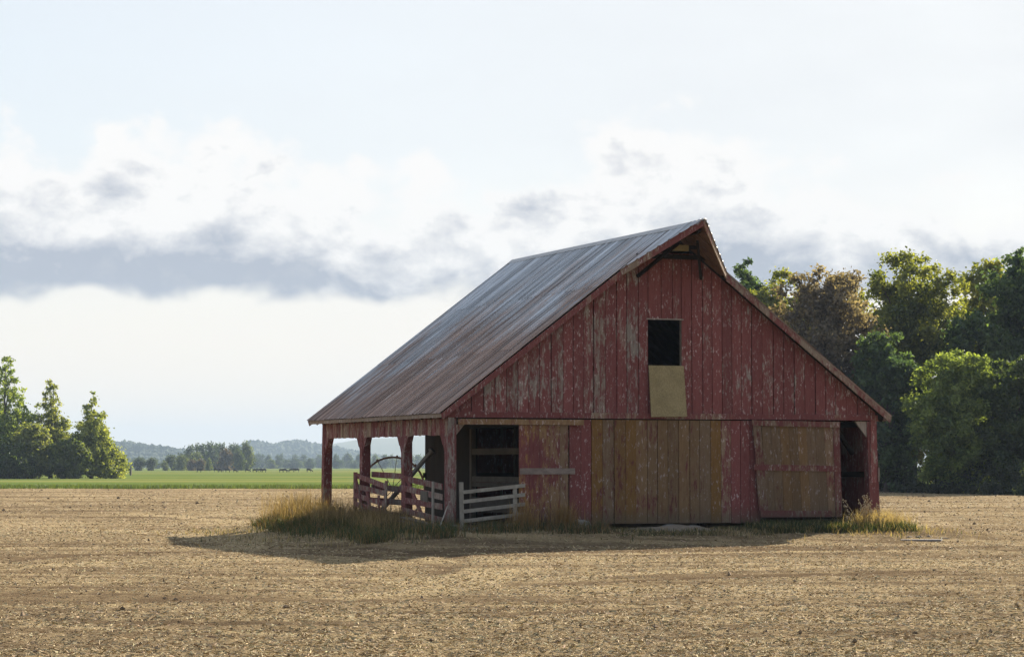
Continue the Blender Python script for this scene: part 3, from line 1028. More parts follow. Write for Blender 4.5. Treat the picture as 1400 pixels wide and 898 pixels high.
    for s in (-1, 1):
        # corrugated covering of the hood, cut on the slant
        vs, fs = [], []
        m = 150
        for i in range(m + 1):
            v = -HD - 0.03 + (HD - OF + 0.06) * i / m
            q = min(max((v + HD + 0.03) / (HD - OF + 0.03), 0.0), 1.0)
            zr = ZR + (ZP - ZR) * (1 - q)
            du = 0.015 + HK * q
            off = rib(v) + 0.016
            nx, nz = s * math.sin(ang), math.cos(ang)
            zl = zr - SLOPE * du
            vs += [(MID + nx * off, v, zr + nz * off), (MID + s * (du + .03) + nx * off, v, zl - .02 + nz * off)]
        for i in range(m):
            fs.append((2 * i, 2 * i + 1, 2 * i + 3, 2 * i + 2))
        me = bpy.data.meshes.new('roof_sheet'); me.from_pydata(vs, [], fs)
        me.polygons.foreach_set('use_smooth', [True] * len(me.polygons)); me.update()
        link('roof_sheet', me, M['roof'], hh)
        # slanted edge board under the covering
        foot = Vector((MID + s * HK, -OF - .01, ZR - SLOPE * HK - .09))
        tp = Vector((MID + s * 0.01, -HD + .005, ZP - .09))
        MB().beam(tp, foot, 0.035, 0.17, (0, 0, 1)).build('barge_board', M['paint'], hh, tone(.58 if s < 0 else .48, .4, .58))
        # soffit boards
        for k in range(5):
            q0, q1 = k / 5 + .02, (k + 1) / 5 - .01
            v0, v1 = -HD + (HD - .02) * q0, -HD + (HD - .02) * q1
            e0 = HK * min((v0 + HD) / (HD - OF), 1.0) * .94; e1 = HK * min((v1 + HD) / (HD - OF), 1.0) * .94
            zz = ZR - .066
            vs = [(MID + s * .04, v0, zz - .03), (MID + s * .04, v1, zz - .03), (MID + s * e1, v1, zz - SLOPE * e1), (MID + s * max(e0, .05), v0, zz - SLOPE * max(e0, .05))]
            vs += [(a, b, c - .02) for a, b, c in vs]
            MB().solid(vs, [(0, 1, 2, 3), (7, 6, 5, 4), (0, 4, 5, 1), (1, 5, 6, 2), (2, 6, 7, 3), (3, 7, 4, 0)]).build('soffit_board', M['soffit'], hh)
    MB().beam((MID, 0.3, ZR - .24), (MID, -HD + .25, ZR - .20), 0.10, 0.18).build('ridge_beam', M['inner'], hh)
    MB().beam((MID - 1.05, -0.20, 7.30), (MID + 1.05, -0.20, 7.30), 0.06, 0.12).build('collar_beam', M['inner'], hh)
    MB().beam((MID - .55, -.62, 7.53), (MID + .55, -.62, 7.53), 0.07, 0.10).build('collar_beam', M['inner'], hh)
    MB().box(MID - .28, MID + .26, -0.70, -0.66, 7.42, 7.58).build('bird_board', M['chip'], hh)
    for s in (-1, 1):
        MB().beam((MID + s * .95, -.02, 6.75), (MID + s * .25, -1.25, 7.62), 0.07, 0.09).build('bracket', M['inner'], hh)


def mat_extra():
    M['soffit'] = mat_wood('hood_boards', (0.10, 0.055, 0.040), (0.26, 0.17, 0.125), (14, 14, 14))
    M['grey2'] = mat_wood('faded_white_rail', (0.085, 0.060, 0.050), (0.30, 0.245, 0.21), (5, 14, 14))
    M['ridge'] = mat_plain('pale_ridge_metal', (0.30, 0.31, 0.33), (0.46, 0.46, 0.46), 5.0, 0.5, 0.2, 0.003, 0.5)


mat_extra()
build_barn()


# ------------------------------------------------------------------ footing stones, dirt mound
def stone(px, py, sx, sy, sz, label, z=None):
    g = ground_at(px, py, -0.05)
    b = MB()
    r = random.Random(int(px))
    pts = []
    for i in range(5):
        for j in range(8):
            th = math.pi * (i + .5) / 5; ph = 2 * math.pi * j / 8
            k = 1 + r.uniform(-.14, .14)
            x, y, zz = math.sin(th) * math.cos(ph), math.sin(th) * math.sin(ph), math.cos(th)
            p = 3.0
            nrm = (abs(x) ** p + abs(y) ** p + abs(zz) ** p) ** (1 / p)
            pts.append((x / nrm * sx * k, y / nrm * sy * k, zz / nrm * sz * k))
    fs = [(i * 8 + j, i * 8 + (j + 1) % 8, (i + 1) * 8 + (j + 1) % 8, (i + 1) * 8 + j) for i in range(4) for j in range(8)]
    fs += [tuple(range(7, -1, -1)), tuple(range(32, 40))]
    b.solid(pts, fs)
    o = b.build('footing_stone', M['stone'])
    o.location = (g.x, g.y, float(pad_z(g.x, g.y)) + sz * 0.45)
    o.rotation_euler.z = YAW + r.uniform(-.3, .3)
    tag(o, label, 'stone', 'footing stones under the barn')


def on_front(u, v):
    return wpt(u, v, 0)


def pix_of(u, v, z):
    x, y, zz = wpt(u, v, z)
    zz -= CAM_Z
    d = y * math.cos(TH) + zz * math.sin(TH); q = -y * math.sin(TH) + zz * math.cos(TH)
    return 700 + FPX * x / d, 449 - FPX * q / d


for u, v, sx, sy, sz, lab in ((3.72, -0.12, .24, .22, .20, 'tall grey footing stone below the right edge of the left sliding door'),
                              (6.45, 0.10, .30, .20, .10, 'flat grey footing stone under the middle of the tan wall boards'),
                              (7.05, -0.05, .22, .16, .08, 'low grey stone beside the dirt mound under the wall boards'),
                              (12.6, -0.10, .24, .22, .12, 'grey footing stone under the leaning right corner post'),
                              (0.12, -0.10, .22, .22, .13, 'grey footing stone under the peeling left corner post')):
    p = pix_of(u, v, -0.05)
    stone(p[0], p[1], sx, sy, sz, lab)


def dirt_mound():
    n = 40
    c = wpt(6.0, -0.75, 0)
    xs = np.linspace(-2.4, 2.4, n); ys = np.linspace(-0.75, 0.75, n)
    X, Y = np.meshgrid(xs, ys)
    r = np.clip(1 - np.sqrt((X / 2.4) ** 2 + (Y / 0.75) ** 2), 0, 1)
    H = 0.20 * r ** 0.8 * (0.55 + 0.9 * fbm(X * 1.6 + 9, Y * 2.2, 71, 3)) + 0.03 * (fbm(X * 8, Y * 8, 72, 2) - .5) * (r > 0)
    WX = c[0] + X * CY - Y * SY; WY = c[1] + X * SY + Y * CY
    Z = pad_z(WX, WY) + H - 0.05
    i = np.arange(n - 1)[:, None] * n + np.arange(n - 1)[None, :]
    me = np_mesh('dirt_mound', np.stack([WX, WY, Z], -1).reshape(-1, 3), np.stack([i, i + 1, i + 1 + n, i + n], -1).reshape(-1), 4, True)
    o = link('dirt_mound', me, M['dirt'])
    tag(o, 'low grey dirt mound against the foot of the tan wall boards', 'dirt mound')


dirt_mound()


# ------------------------------------------------------------------ gates, wheel, pipe, boards
def barn_thing(name, label, cat, u, v, z=0.0, group=None, rz=0.0):
    return tag(empty(name, wpt(u, v, z), YAW + rz), label, cat, group)


def gates():
    # white gate in the left doorway
    g = barn_thing('gate', 'pale whitewashed wooden gate leaning in the doorway under the gable', 'gate', 0.30, -0.16, -0.02)
    MB().prism([(0.0, 0.0), (0.11, 0.0), (0.08, 1.26), (-0.03, 1.26)], 0.0, 0.05).build('stile', M['white'], g)
    for z0, z1 in ((0.95, 1.12), (0.70, 0.88), (0.45, 0.63), (0.20, 0.38), (-0.04, 0.14)):
        MB().prism([(0.06, z0), (1.80, z1), (1.80, z1 + .095), (0.06, z0 + .095)], -0.03, -0.002).build('rail', M['white'], g)
    MB().prism([(1.48, 0.25), (1.60, 0.25), (1.58, 1.16), (1.47, 1.16)], 0.001, 0.03).build('stile', M['white'], g)

    # red gate between the two middle posts, hinge side to the rear, sagging
    g = barn_thing('gate', 'broken red gate sagging in the tall grass between the two middle posts', 'gate', -0.10, 7.45, 0.0)
    c = lambda: tone(random.uniform(.5, .68), .2, random.uniform(.55, .8))
    MB().box(-0.03, 0.03, -0.10, 0.10, -0.05, 1.48).build('stile', M['paint'], g, c())
    for z0, z1 in ((1.32, 1.06), (1.06, 0.82), (0.80, 0.57), (0.54, 0.33), (0.25, 0.08)):
        z0 += random.uniform(-.05, .05); z1 += random.uniform(-.06, .05)
        MB().prism([(-0.02, z0), (-2.95, z1), (-2.95, z1 + .15), (-0.02, z0 + .15)], -0.062, -0.033, 'vz').build('rail', M['paint'], g, c())
    MB().prism([(-2.70, -.02), (-2.90, -.02), (-3.12, 1.25), (-2.92, 1.25)], -0.095, -0.064, 'vz').build('stile', M['paint'], g, c())
    MB().prism([(-0.12, 1.36), (-0.30, 1.40), (-1.05, 0.30), (-0.88, 0.24)], -0.095, -0.064, 'vz').build('diagonal', M['paint'], g, c())
    MB().prism([(-1.2, .95), (-1.4, .95), (-1.9, .1), (-1.7, .1)], -0.095, -0.064, 'vz').build('diagonal', M['paint'], g, c())
    MB().prism([(-2.35, .1), (-2.5, .1), (-2.42, .85), (-2.28, .85)], -0.095, -0.064, 'vz').build('batten', M['paint'], g, c())

    g = barn_thing('board_fence', 'red board rail fixed behind the sagging gate between the middle posts', 'fence', 0.26, 3.72, 0.0)
    for z0, z1 in ((1.28, 1.34), (0.92, 0.97), (0.56, 0.60), (0.2, 0.22)):
        MB().prism([(0.0, z0), (3.36, z1), (3.36, z1 + .16), (0.0, z0 + .16)], 0, .03, 'vz').build('rail', M['paint'], g, c())

    g = barn_thing('gate', 'faded red railed gate beside the peeling corner post', 'gate', -0.04, 3.50, 0.0)
    for z0, z1 in ((1.27, 1.03), (0.97, 0.75), (0.66, 0.48), (0.36, 0.20), (0.10, -0.02)):
        z0 += random.uniform(-.03, .03); z1 += random.uniform(-.05, .05)
        MB().prism([(-0.02, z0), (-3.25, z1), (-3.25, z1 + .155), (-0.02, z0 + .155)], -0.03, 0.0, 'vz').build('rail', M['paint'], g, c())
    MB().prism([(-0.10, .0), (-0.24, .0), (-0.24, 1.40), (-0.10, 1.40)], 0.001, .03, 'vz').build('stile', M['paint'], g, c())
    MB().prism([(-2.55, .10), (-2.68, .10), (-2.68, 1.25), (-2.55, 1.25)], -0.062, -0.031, 'vz').build('stile', M['white'], g)
    MB().prism([(-0.3, 1.25), (-0.5, 1.28), (-1.7, .35), (-1.5, .3)], 0.001, .03, 'vz').build('diagonal', M['paint'], g, c())
    MB().prism([(-1.65, 0.75), (-2.2, .70), (-2.2, .98), (-1.65, 1.0)], -0.062, -0.031, 'vz').build('patch_board', M['grey'], g)


def wheel():
    depth = 78.0
    p = at(537.5, depth, 0)
    zc, rr = hgt_at(668, depth), 1.03
    g = tag(empty('irrigation_mover', (p.x, p.y, zc - rr), 0.10), 'large thin dark steel irrigation wheel standing beyond the open bays', 'wheel')
    n = 56
    vs, fs = [], []
    for i in range(n):
        a = 2 * math.pi * i / n
        for r_, y_ in ((rr, -.06), (rr, .06), (rr - .06, .06), (rr - .06, -.06)):
            vs.append((math.cos(a) * r_, y_, rr + math.sin(a) * r_))
    for i in range(n):
        j = (i + 1) % n
        for k in range(4):
            k2 = (k + 1) % 4
            fs.append((i * 4 + k, i * 4 + k2, j * 4 + k2, j * 4 + k))
    MB().solid(vs, fs).build('rim', M['steel'], g)
    MB().tube([(0, -.12, rr), (0, .12, rr)], .09, 12).build('hub', M['steel'], g)
    for i in range(10):
        a = 2 * math.pi * (i + .3) / 10
        s = .09 if i % 2 else -.09
        MB().tube([(math.cos(a + .15) * .08, s, rr + math.sin(a + .15) * .08), (math.cos(a) * (rr - .03), 0, rr + math.sin(a) * (rr - .03))], .011, 6).build('spoke', M['steel'], g)
    for i in range(10):
        a = 2 * math.pi * (i + .3) / 10
        MB().box(-.03, .03, -.07, .07, -.012, .03).build('lug', M['steel'], g).matrix_local = Matrix.Translation((math.cos(a) * (rr + .005), 0, rr + math.sin(a) * (rr + .005))) @ Matrix.Rotation(math.pi / 2 - a, 4, 'Y')

    # thick pipe leaning up inside the aisle
    def P(px, py, depth_):
        q = at(px, depth_, 0); q.z = hgt_at(py, depth_); return q
    a, b = P(512, 709, 70.5), P(591.5, 615.5, 70.0)
    g = tag(empty('irrigation_pipe', a), 'thick grey pipe leaning up behind the third post with a flanged end', 'pipe')
    d = b - a
    MB().tube([(0, 0, 0), tuple(d)], .066, 14).build('pipe_body', M['tin'], g, smooth=False)
    e = d.normalized()
    fl = MB()
    fl.tube([tuple(d - e * .06), tuple(d + e * .005)], .115, 16)
    fl.build('flange', M['tin'], g)
    MB().tube([tuple(d - e * .02), tuple(d + e * .02)], .085, 16).build('collar', M['steel'], g)

    # rope from the header
    t = barn_thing('rope', 'thin dark rope hanging in the bay left of the third post', 'rope', 0.20, 4.05, 1.35)
    MB().tube([(0, 0, 0), (.01, 0, .6), (0, 0, 1.25)], .014, 6).build('strand', M['rope'], t)
    MB().tube([(0, 0, -.04), (0, 0, .03)], .026, 8).build('knot', M['rope'], t)

    # boards heaped at the corner, a stick leaning on the post
    labs = ['topmost dark weathered board on the heap by the corner post', 'middle dark weathered board in the heap by the corner post', 'lowest dark weathered board in the heap by the corner post']
    for k in range(3):
        a = Vector(wpt(-0.55 - .12 * k, 1.9 - .15 * k, 0.30 - .10 * k)); b = Vector(wpt(-0.30 - .2 * k, -0.55 - .2 * k, 0.06 - .035 * k))
        o = MB().beam((0, 0, 0), tuple(b - a), .24, .03).build('loose_board', M['grey'])
        o.location = a
        tag(o, labs[k], 'board', 'boards heaped at the barn corner')
    a = Vector(wpt(-0.50, -0.60, -0.06)); b = Vector(wpt(-0.04, -0.10, 0.62))
    o = MB().tube([(0, 0, 0), tuple((b - a) * .5 + Vector((.01, .0, .01))), tuple(b - a)], [.020, .018, .013], 7).build('stick', M['white'])
    o.location = a
    tag(o, 'thin pale stick leaning against the foot of the corner post', 'stick')

    # pale slab with a small earth ridge in the field on the right
    g0 = ground_at(1258, 741); g1 = ground_at(1306, 741)
    z = GZ + 0.03
    o = MB().prism([(-.55, -.35), (.50, -.30), (.62, .10), (.1, .30), (-.50, .22)], 0, .05, 'xy').build('flat_slab', M['slab'])
    o.location = (g0.x, g0.y, z)
    tag(o, 'pale grey flat slab lying in the field right of the barn', 'slab')
    b = MB()
    n = 16
    r = random.Random(5)
    pts = [Vector((-.75 + 1.75 * i / n, .55 + .12 * math.sin(i * .8), .02 + r.uniform(-.01, .03))) for i in range(n + 1)]
    b.tube(pts, [.02 + .085 * math.sin(math.pi * i / n) * r.uniform(.6, 1.3) for i in range(n + 1)], 7)
    o = b.build('earth_ridge', M['clodbig'])
    o.location = (g0.x, g0.y, z - .01)
    tag(o, 'short dark ridge of turned earth behind the pale slab', 'earth ridge')


M['clodbig'] = mat_plain('dark_turned_earth', (0.05, 0.036, 0.025), (0.15, 0.105, 0.07), 25.0, bump=0.8)
gates()
wheel()


# ------------------------------------------------------------------ grass and weeds
def blades(name, x, y, h, wd, lean, colors, label, cat, mat='blade', tipcol=None, zoff=0.0):
    n = len(x)
    z = pad_z(x, y) + zoff
    a = rng.random(n) * 2 * math.pi
    la = rng.random(n) * 2 * math.pi
    le = np.abs(rng.normal(0, 1, n)) * lean * h
    wx, wy = np.cos(a) * wd, np.sin(a) * wd
    bx, by = np.cos(la) * le, np.sin(la) * le
    B0 = np.stack([x - wx, y - wy, z - .02], -1); B1 = np.stack([x + wx, y + wy, z - .02], -1)
    mx, my, mz = x + bx * .35, y + by * .35, z + h * .58
    M0 = np.stack([mx - wx * .7, my - wy * .7, mz], -1); M1 = np.stack([mx + wx * .7, my + wy * .7, mz], -1)
    T = np.stack([x + bx, y + by, z + h], -1)
    V = np.stack([B0, B1, M0, M1, T], 1).reshape(-1, 3)
    F = np.array([(0, 1, 3), (0, 3, 2), (2, 3, 4)])
    L = (F[None] + (np.arange(n) * 5)[:, None, None]).reshape(-1)
    me = np_mesh(name, V, L, 3)
    c = np.repeat(colors[:, None, :], 5, 1)
    if tipcol is not None:
        c[:, 4] = tipcol; c[:, 2:4] = 0.5 * c[:, 2:4] + 0.5 * tipcol[:, None]
    vcol(me, c.reshape(-1, 3))
    return tag(link(name, me, M[mat]), label, cat, kind='stuff')


def uv_to_xy(u, v):
    return BX + u * CY - v * SY, BY + u * SY + v * CY


def colors(n, a, b, jit=.22):
    t = rng.random((n, 1))
    return (np.array(a) * (1 - t) + np.array(b) * t) * rng.uniform(1 - jit, 1 + jit, (n, 1))


def weeds():
    GREEN, DKG = (0.062, 0.082, 0.022), (0.030, 0.048, 0.016)
    TAN, PALE, RUST = (0.23, 0.155, 0.070), (0.36, 0.27, 0.14), (0.17, 0.095, 0.042)

    def clumped(n, u0, u1, v0, v1, k, spread):
        cu, cv = rng.uniform(u0, u1, k), rng.uniform(v0, v1, k)
        i = rng.integers(0, k, n)
        return np.clip(cu[i] + rng.normal(0, spread, n), u0, u1), np.clip(cv[i] + rng.normal(0, spread, n), v0, v1), i
    # tall dry grass along the open side
    n = 14000
    u, v, i = clumped(n, -2.0, -0.35, -0.9, 11.3, 90, .36)
    hs = rng.uniform(.40, 1.0, 90)[i] * np.clip(.62 + v * .045, .6, 1.1)
    near = np.clip((u + 2.4) / 1.7, .35, 1)
    corner = np.clip((v + 1.2) / 2.2, .35, 1.0)
    h = hs * near * corner * rng.uniform(.40, 1.0, n)
    x, y = uv_to_xy(u, v)
    cc = colors(n, DKG, GREEN)
    tips = colors(n, RUST, TAN)
    blades('tall_grass', x, y, h, rng.uniform(.004, .011, n) * (1 + 1.3 * (rng.random(n) < .12)), .52, cc, 'tall dry tan grass along the open side of the barn', 'grass', tipcol=tips)
    n = 2300
    u, v, i = clumped(n, -1.9, -0.3, -0.2, 11.5, 60, .30)
    x, y = uv_to_xy(u, v)
    blades('dry_grass', x, y, rng.uniform(.5, 1.25, n) * np.clip(.45 + v * .06, .4, 1), rng.uniform(.003, .006, n), .30, colors(n, RUST, PALE), 'thin pale seeding grass stalks rising above the tall grass', 'grass', tipcol=colors(n, TAN, PALE))
    # low green skirt in front of it
    n = 15000
    u, v, i = clumped(n, -3.3, -0.4, -2.4, 11.2, 75, .34)
    keep = (u > -3.2 + np.clip((v - 4) * .14, 0, 1.2)) & (rng.random(n) < np.clip((u + 3.5) / 1.2, .08, 1))
    u, v = u[keep], v[keep]
    x, y = uv_to_xy(u, v)
    blades('low_grass', x, y, rng.uniform(.08, .40, len(x)) * (.5 + fbm(x * .7, y * .7, 91, 2)), rng.uniform(.005, .010, len(x)), .55, np.where((rng.random(len(x)) < .3)[:, None], colors(len(x), RUST, TAN), colors(len(x), DKG, GREEN)), 'low dark green grass skirting the tall grass left of the barn', 'grass')
    # front of the doorway
    n = 2900
    u, v, i = clumped(n, -0.3, 3.9, -1.9, -0.25, 30, .20)
    x, y = uv_to_xy(u, v)
    dry = rng.random(n) < .45
    cc = np.where(dry[:, None], colors(n, RUST, TAN), colors(n, DKG, GREEN))
    blades('doorway_grass', x, y, rng.uniform(.08, .40, n), rng.uniform(.004, .009, n), .5, cc, 'mixed green and tan weeds in front of the left doorway', 'grass')
    # dry orange tuft by the left door and in the doorway
    n = 900
    k = rng.random(n) < .55
    u = np.where(k, rng.normal(2.95, .16, n), rng.normal(1.85, .22, n)); v = rng.normal(-.75, .12, n)
    x, y = uv_to_xy(u, v)
    blades('dry_tuft', x, y, rng.uniform(.35, .95, n), rng.uniform(.004, .008, n), .22, colors(n, (0.20, .12, .045), (0.36, .24, .10)), 'dry orange grass tufts in front of the left sliding door', 'grass')
    # strip along the front wall
    n = 3600
    u, v, i = clumped(n, 3.8, 9.0, -2.4, -0.25, 46, .20)
    x, y = uv_to_xy(u, v)
    dry = rng.random(n) < .5
    cc = np.where(dry[:, None], colors(n, (0.15, .11, .055), (0.30, .23, .12)), colors(n, DKG, GREEN))
    blades('thin_grass', x, y, rng.uniform(.03, .13, n), rng.uniform(.004, .008, n), .7, cc, 'thin short grass along the foot of the front wall', 'grass')
    # green patch below the right door
    n = 9500
    u, v, i = clumped(n, 8.4, 12.9, -2.1, -0.30, 56, .26)
    x, y = uv_to_xy(u, v)
    dry = rng.random(n) < .22
    cc = np.where(dry[:, None], colors(n, (0.17, .12, .055), (0.32, .25, .12)), colors(n, (0.026, .042, .013), (0.060, .080, .022)))
    blades('green_grass', x, y, rng.uniform(.07, .32, n) * np.clip((14.4 - u) / 1.5, .4, 1), rng.uniform(.005, .010, n), .45, cc, 'low green grass below the brown right sliding door', 'grass')
    # dried weed with seed heads at the right corner
    wroot = tag(empty('dry_weed', wpt(11.75, -1.35, float(pad_z(*uv_to_xy(11.75, -1.35)))), 0), 'tall dried tan weed with seed heads before the right doorway', 'weed')
    V, Lp, Cc = [], [], []
    st = MB()
    for k in range(46):
        a = rng.random() * 6.28; le = abs(rng.normal(0, .33)); hh = rng.uniform(.35, 1.0)
        top = Vector((math.cos(a) * le * 1.25, math.sin(a) * le * .8, hh))
        base = Vector((math.cos(a) * le * .35, math.sin(a) * le * .25, -.03))
        mid = base.lerp(top, .55) + Vector((0, 0, .08 * hh))
        st.tube([base, mid, top], [.006, .005, .003], 4)
        for q in range(7):
            t = rng.uniform(.55, 1.0)
            p = mid.lerp(top, (t - .5) * 2) + Vector(rng.normal(0, .035, 3))
            V.append(p)
    st.build('stalks', mat_plain('dry_stalk', (0.22, .15, .07), (0.38, .28, .15), 12.0), wroot)
    hd = MB()
    for p in V:
        r_ = rng.uniform(.010, .022)
        hd.solid([p + Vector(q) * r_ for q in ((1, 0, 0), (0, 1, 0), (-1, 0, 0), (0, -1, 0), (0, 0, 1.5), (0, 0, -1.3))],
                 [(0, 1, 4), (1, 2, 4), (2, 3, 4), (3, 0, 4), (1, 0, 5), (2, 1, 5), (3, 2, 5), (0, 3, 5)])
    o = hd.build('seed_heads', mat_plain('dry_seed_heads', (0.30, .22, .13), (0.52, .43, .30), 15.0), wroot)
    o['kind'] = 'stuff'
    n = 1500
    x0, y0 = uv_to_xy(rng.normal(12.1, .45, n), rng.normal(-1.2, .28, n))
    blades('dry_tuft', x0, y0, rng.uniform(.2, .62, n), rng.uniform(.004, .007, n), .45, colors(n, (0.24, .17, .08), (0.42, .33, .19)), 'pale dry grass round the dried weed by the right doorway', 'grass')
    n = 5200
    q = rng.random(n)
    u = np.where(q < .55, -1.6 - np.abs(rng.normal(0, 1.5, n)), np.where(q < .8, rng.uniform(-1, 9, n), rng.normal(11.5, 1.6, n)))
    v = np.where(q < .55, rng.uniform(-3.2, 11.5, n), -1.3 - np.abs(rng.normal(0, 1.0, n)))
    x, y = uv_to_xy(u, v)
    keep = fbm(x * .9, y * .9, 95, 3) > .47
    x, y = x[keep], y[keep]
    dry = rng.random(len(x)) < .7
    cc = np.where(dry[:, None], colors(len(x), (0.20, .145, .07), (0.38, .30, .17)), colors(len(x), DKG, GREEN))
    blades('straggling_grass', x, y, rng.uniform(.04, .22, len(x)), rng.uniform(.004, .012, len(x)), .8, cc, 'sparse straggling dry grass between the barn weeds and the field', 'grass')
    # verge where the pasture starts
    n = 15000
    x = rng.uniform(-70, 25, n); y = 219 + np.abs(rng.normal(0, 7, n)) - .6
    blades('verge_grass', x, y, rng.uniform(.18, .46, n), rng.uniform(.02, .045, n), .4, colors(n, (0.045, .075, .018), (0.11, .14, .035)), 'taller green grass edge where the pasture meets the field', 'grass')


weeds()


# ------------------------------------------------------------------ trees
def leaf_mesh(name, C, Rr, n, size, cols, squash=.85, seed=0, up=.3, topcol=None):
    r = np.random.default_rng(seed)
    w = Rr ** 2; w = w / w.sum()
    i = r.choice(len(C), n, p=w)
    d = r.normal(0, 1, (n, 3)); d /= np.linalg.norm(d, axis=1, keepdims=True)
    rad = Rr[i] * np.abs(r.normal(.62, .36, n))
    P = C[i] + d * rad[:, None] * np.array([1, 1, squash])
    nrm = d * .6 + r.normal(0, .75, (n, 3)) + np.array([0, 0, up])
    nrm /= np.linalg.norm(nrm, axis=1, keepdims=True)
    t = np.cross(nrm, r.normal(0, 1, (n, 3))); t /= np.linalg.norm(t, axis=1, keepdims=True) + 1e-9
    b = np.cross(nrm, t)
    s = size * r.uniform(.6, 1.35, n)[:, None]
    V = np.stack([P - t * s, P + b * s * .55 + nrm * s * .18, P + t * s, P - b * s * .55 + nrm * s * .12], 1).reshape(-1, 3)
    me = np_mesh(name, V, np.arange(4 * n), 4)
    cl = r.random(len(C))
    tt = np.clip(cl[i] * .75 + r.normal(.12, .2, n), 0, 1)[:, None]
    c = (np.array(cols[0]) * (1 - tt) + np.array(cols[1]) * tt) * r.uniform(.72, 1.28, (n, 1))
    vcol(me, np.repeat(np.clip(c, .004, .6), 4, 0))
    return me


def tree(name, label, px, depth, top_py, half_px, cols, seed, n=24000, size=.24, shape='round', base=.10, clumps=80, group=None, squash=.85, clump_r=.24, cat='tree', zbase=None):
    r = np.random.default_rng(seed)
    p = at(px, depth)
    Ht = hgt_at(top_py, depth) - GZ
    Rd = half_px / FPX * depth
    root = tag(empty(name, p), label, cat, group)
    hb = Ht * base

    def prof(t):
        if shape == 'pointed':
            return np.clip((1 - t) ** .72, .14, 1) * np.clip(.85 + t * 1.5, 0, 1)
        return np.sin(math.pi * np.clip(t * .74 + .16, 0, 1)) ** .45
    # boughs: big uneven lobes that make up the crown's outline
    kl = max(16, clumps // (2 if shape == 'pointed' else 3))
    t = (np.arange(kl) + r.random(kl)) / kl
    pr = prof(t)
    lr = Rd * (.40 if shape != 'pointed' else .34) * r.uniform(.75, 1.2, kl) * np.clip(pr + .1, .30, 1)
    a = np.arange(kl) * 2.4 + r.uniform(-.5, .5, kl)
    rad = np.maximum(pr * Rd - lr * .75, 0) * r.uniform(.45, 1.0, kl) ** .7
    Lc = np.stack([np.cos(a) * rad, np.sin(a) * rad, hb + lr * .4 + (Ht - hb - lr * 1.15) * t], -1)
    Lc[-1] = (0, 0, Ht - lr[-1] * 1.0)
    # twig clumps on the boughs, thicker on their outside
    k = clumps * 5
    w = lr ** 2 / (lr ** 2).sum()
    i = r.choice(kl, k, p=w)
    d = r.normal(0, 1, (k, 3)); d /= np.linalg.norm(d, axis=1, keepdims=True)
    d[:, 2] = d[:, 2] * .9 + .12
    C = Lc[i] + d * (lr[i] * (.45 + .62 * r.random(k) ** .6))[:, None] * np.array([1, 1, .92])
    C[:, 2] = np.clip(C[:, 2], .25, Ht * 1.01)
    cr = Rd * clump_r * .62 * r.uniform(.5, 1.5, k) * np.clip(lr[i] / (Rd * .34), .45, 1.1)
    me = leaf_mesh('crown', C, cr, n, size, cols, squash, seed)
    link('crown', me, M['leaf'], root)
    tb = MB()
    tr = max(.10, Ht * .018)
    bend = [Vector((r.normal(0, .02) * Ht * f, r.normal(0, .02) * Ht * f, Ht * f)) for f in (0, .2, .4, .62, .9)]
    bend[0] = Vector((0, 0, -.15))
    tb.tube(bend, [tr * 1.35, tr, tr * .8, tr * .5, tr * .12], 8)
    order = r.permutation(k)[:34]
    for o in order:
        e = Vector(C[o]); f = min(max(.12, (e.z / Ht) * .72), .8)
        s0 = Vector((0, 0, Ht * f * .85))
        for m in range(4):
            if bend[m].z <= s0.z <= bend[m + 1].z:
                s0 = bend[m].lerp(bend[m + 1], (s0.z - bend[m].z) / (bend[m + 1].z - bend[m].z))
        mid = s0.lerp(e, .5) + Vector((0, 0, .04 * Ht))
        tb.tube([s0, mid, e], [tr * .38, tr * .22, tr * .06], 5)
    tb.build('trunk', M['bark'], root, smooth=True)
    return root


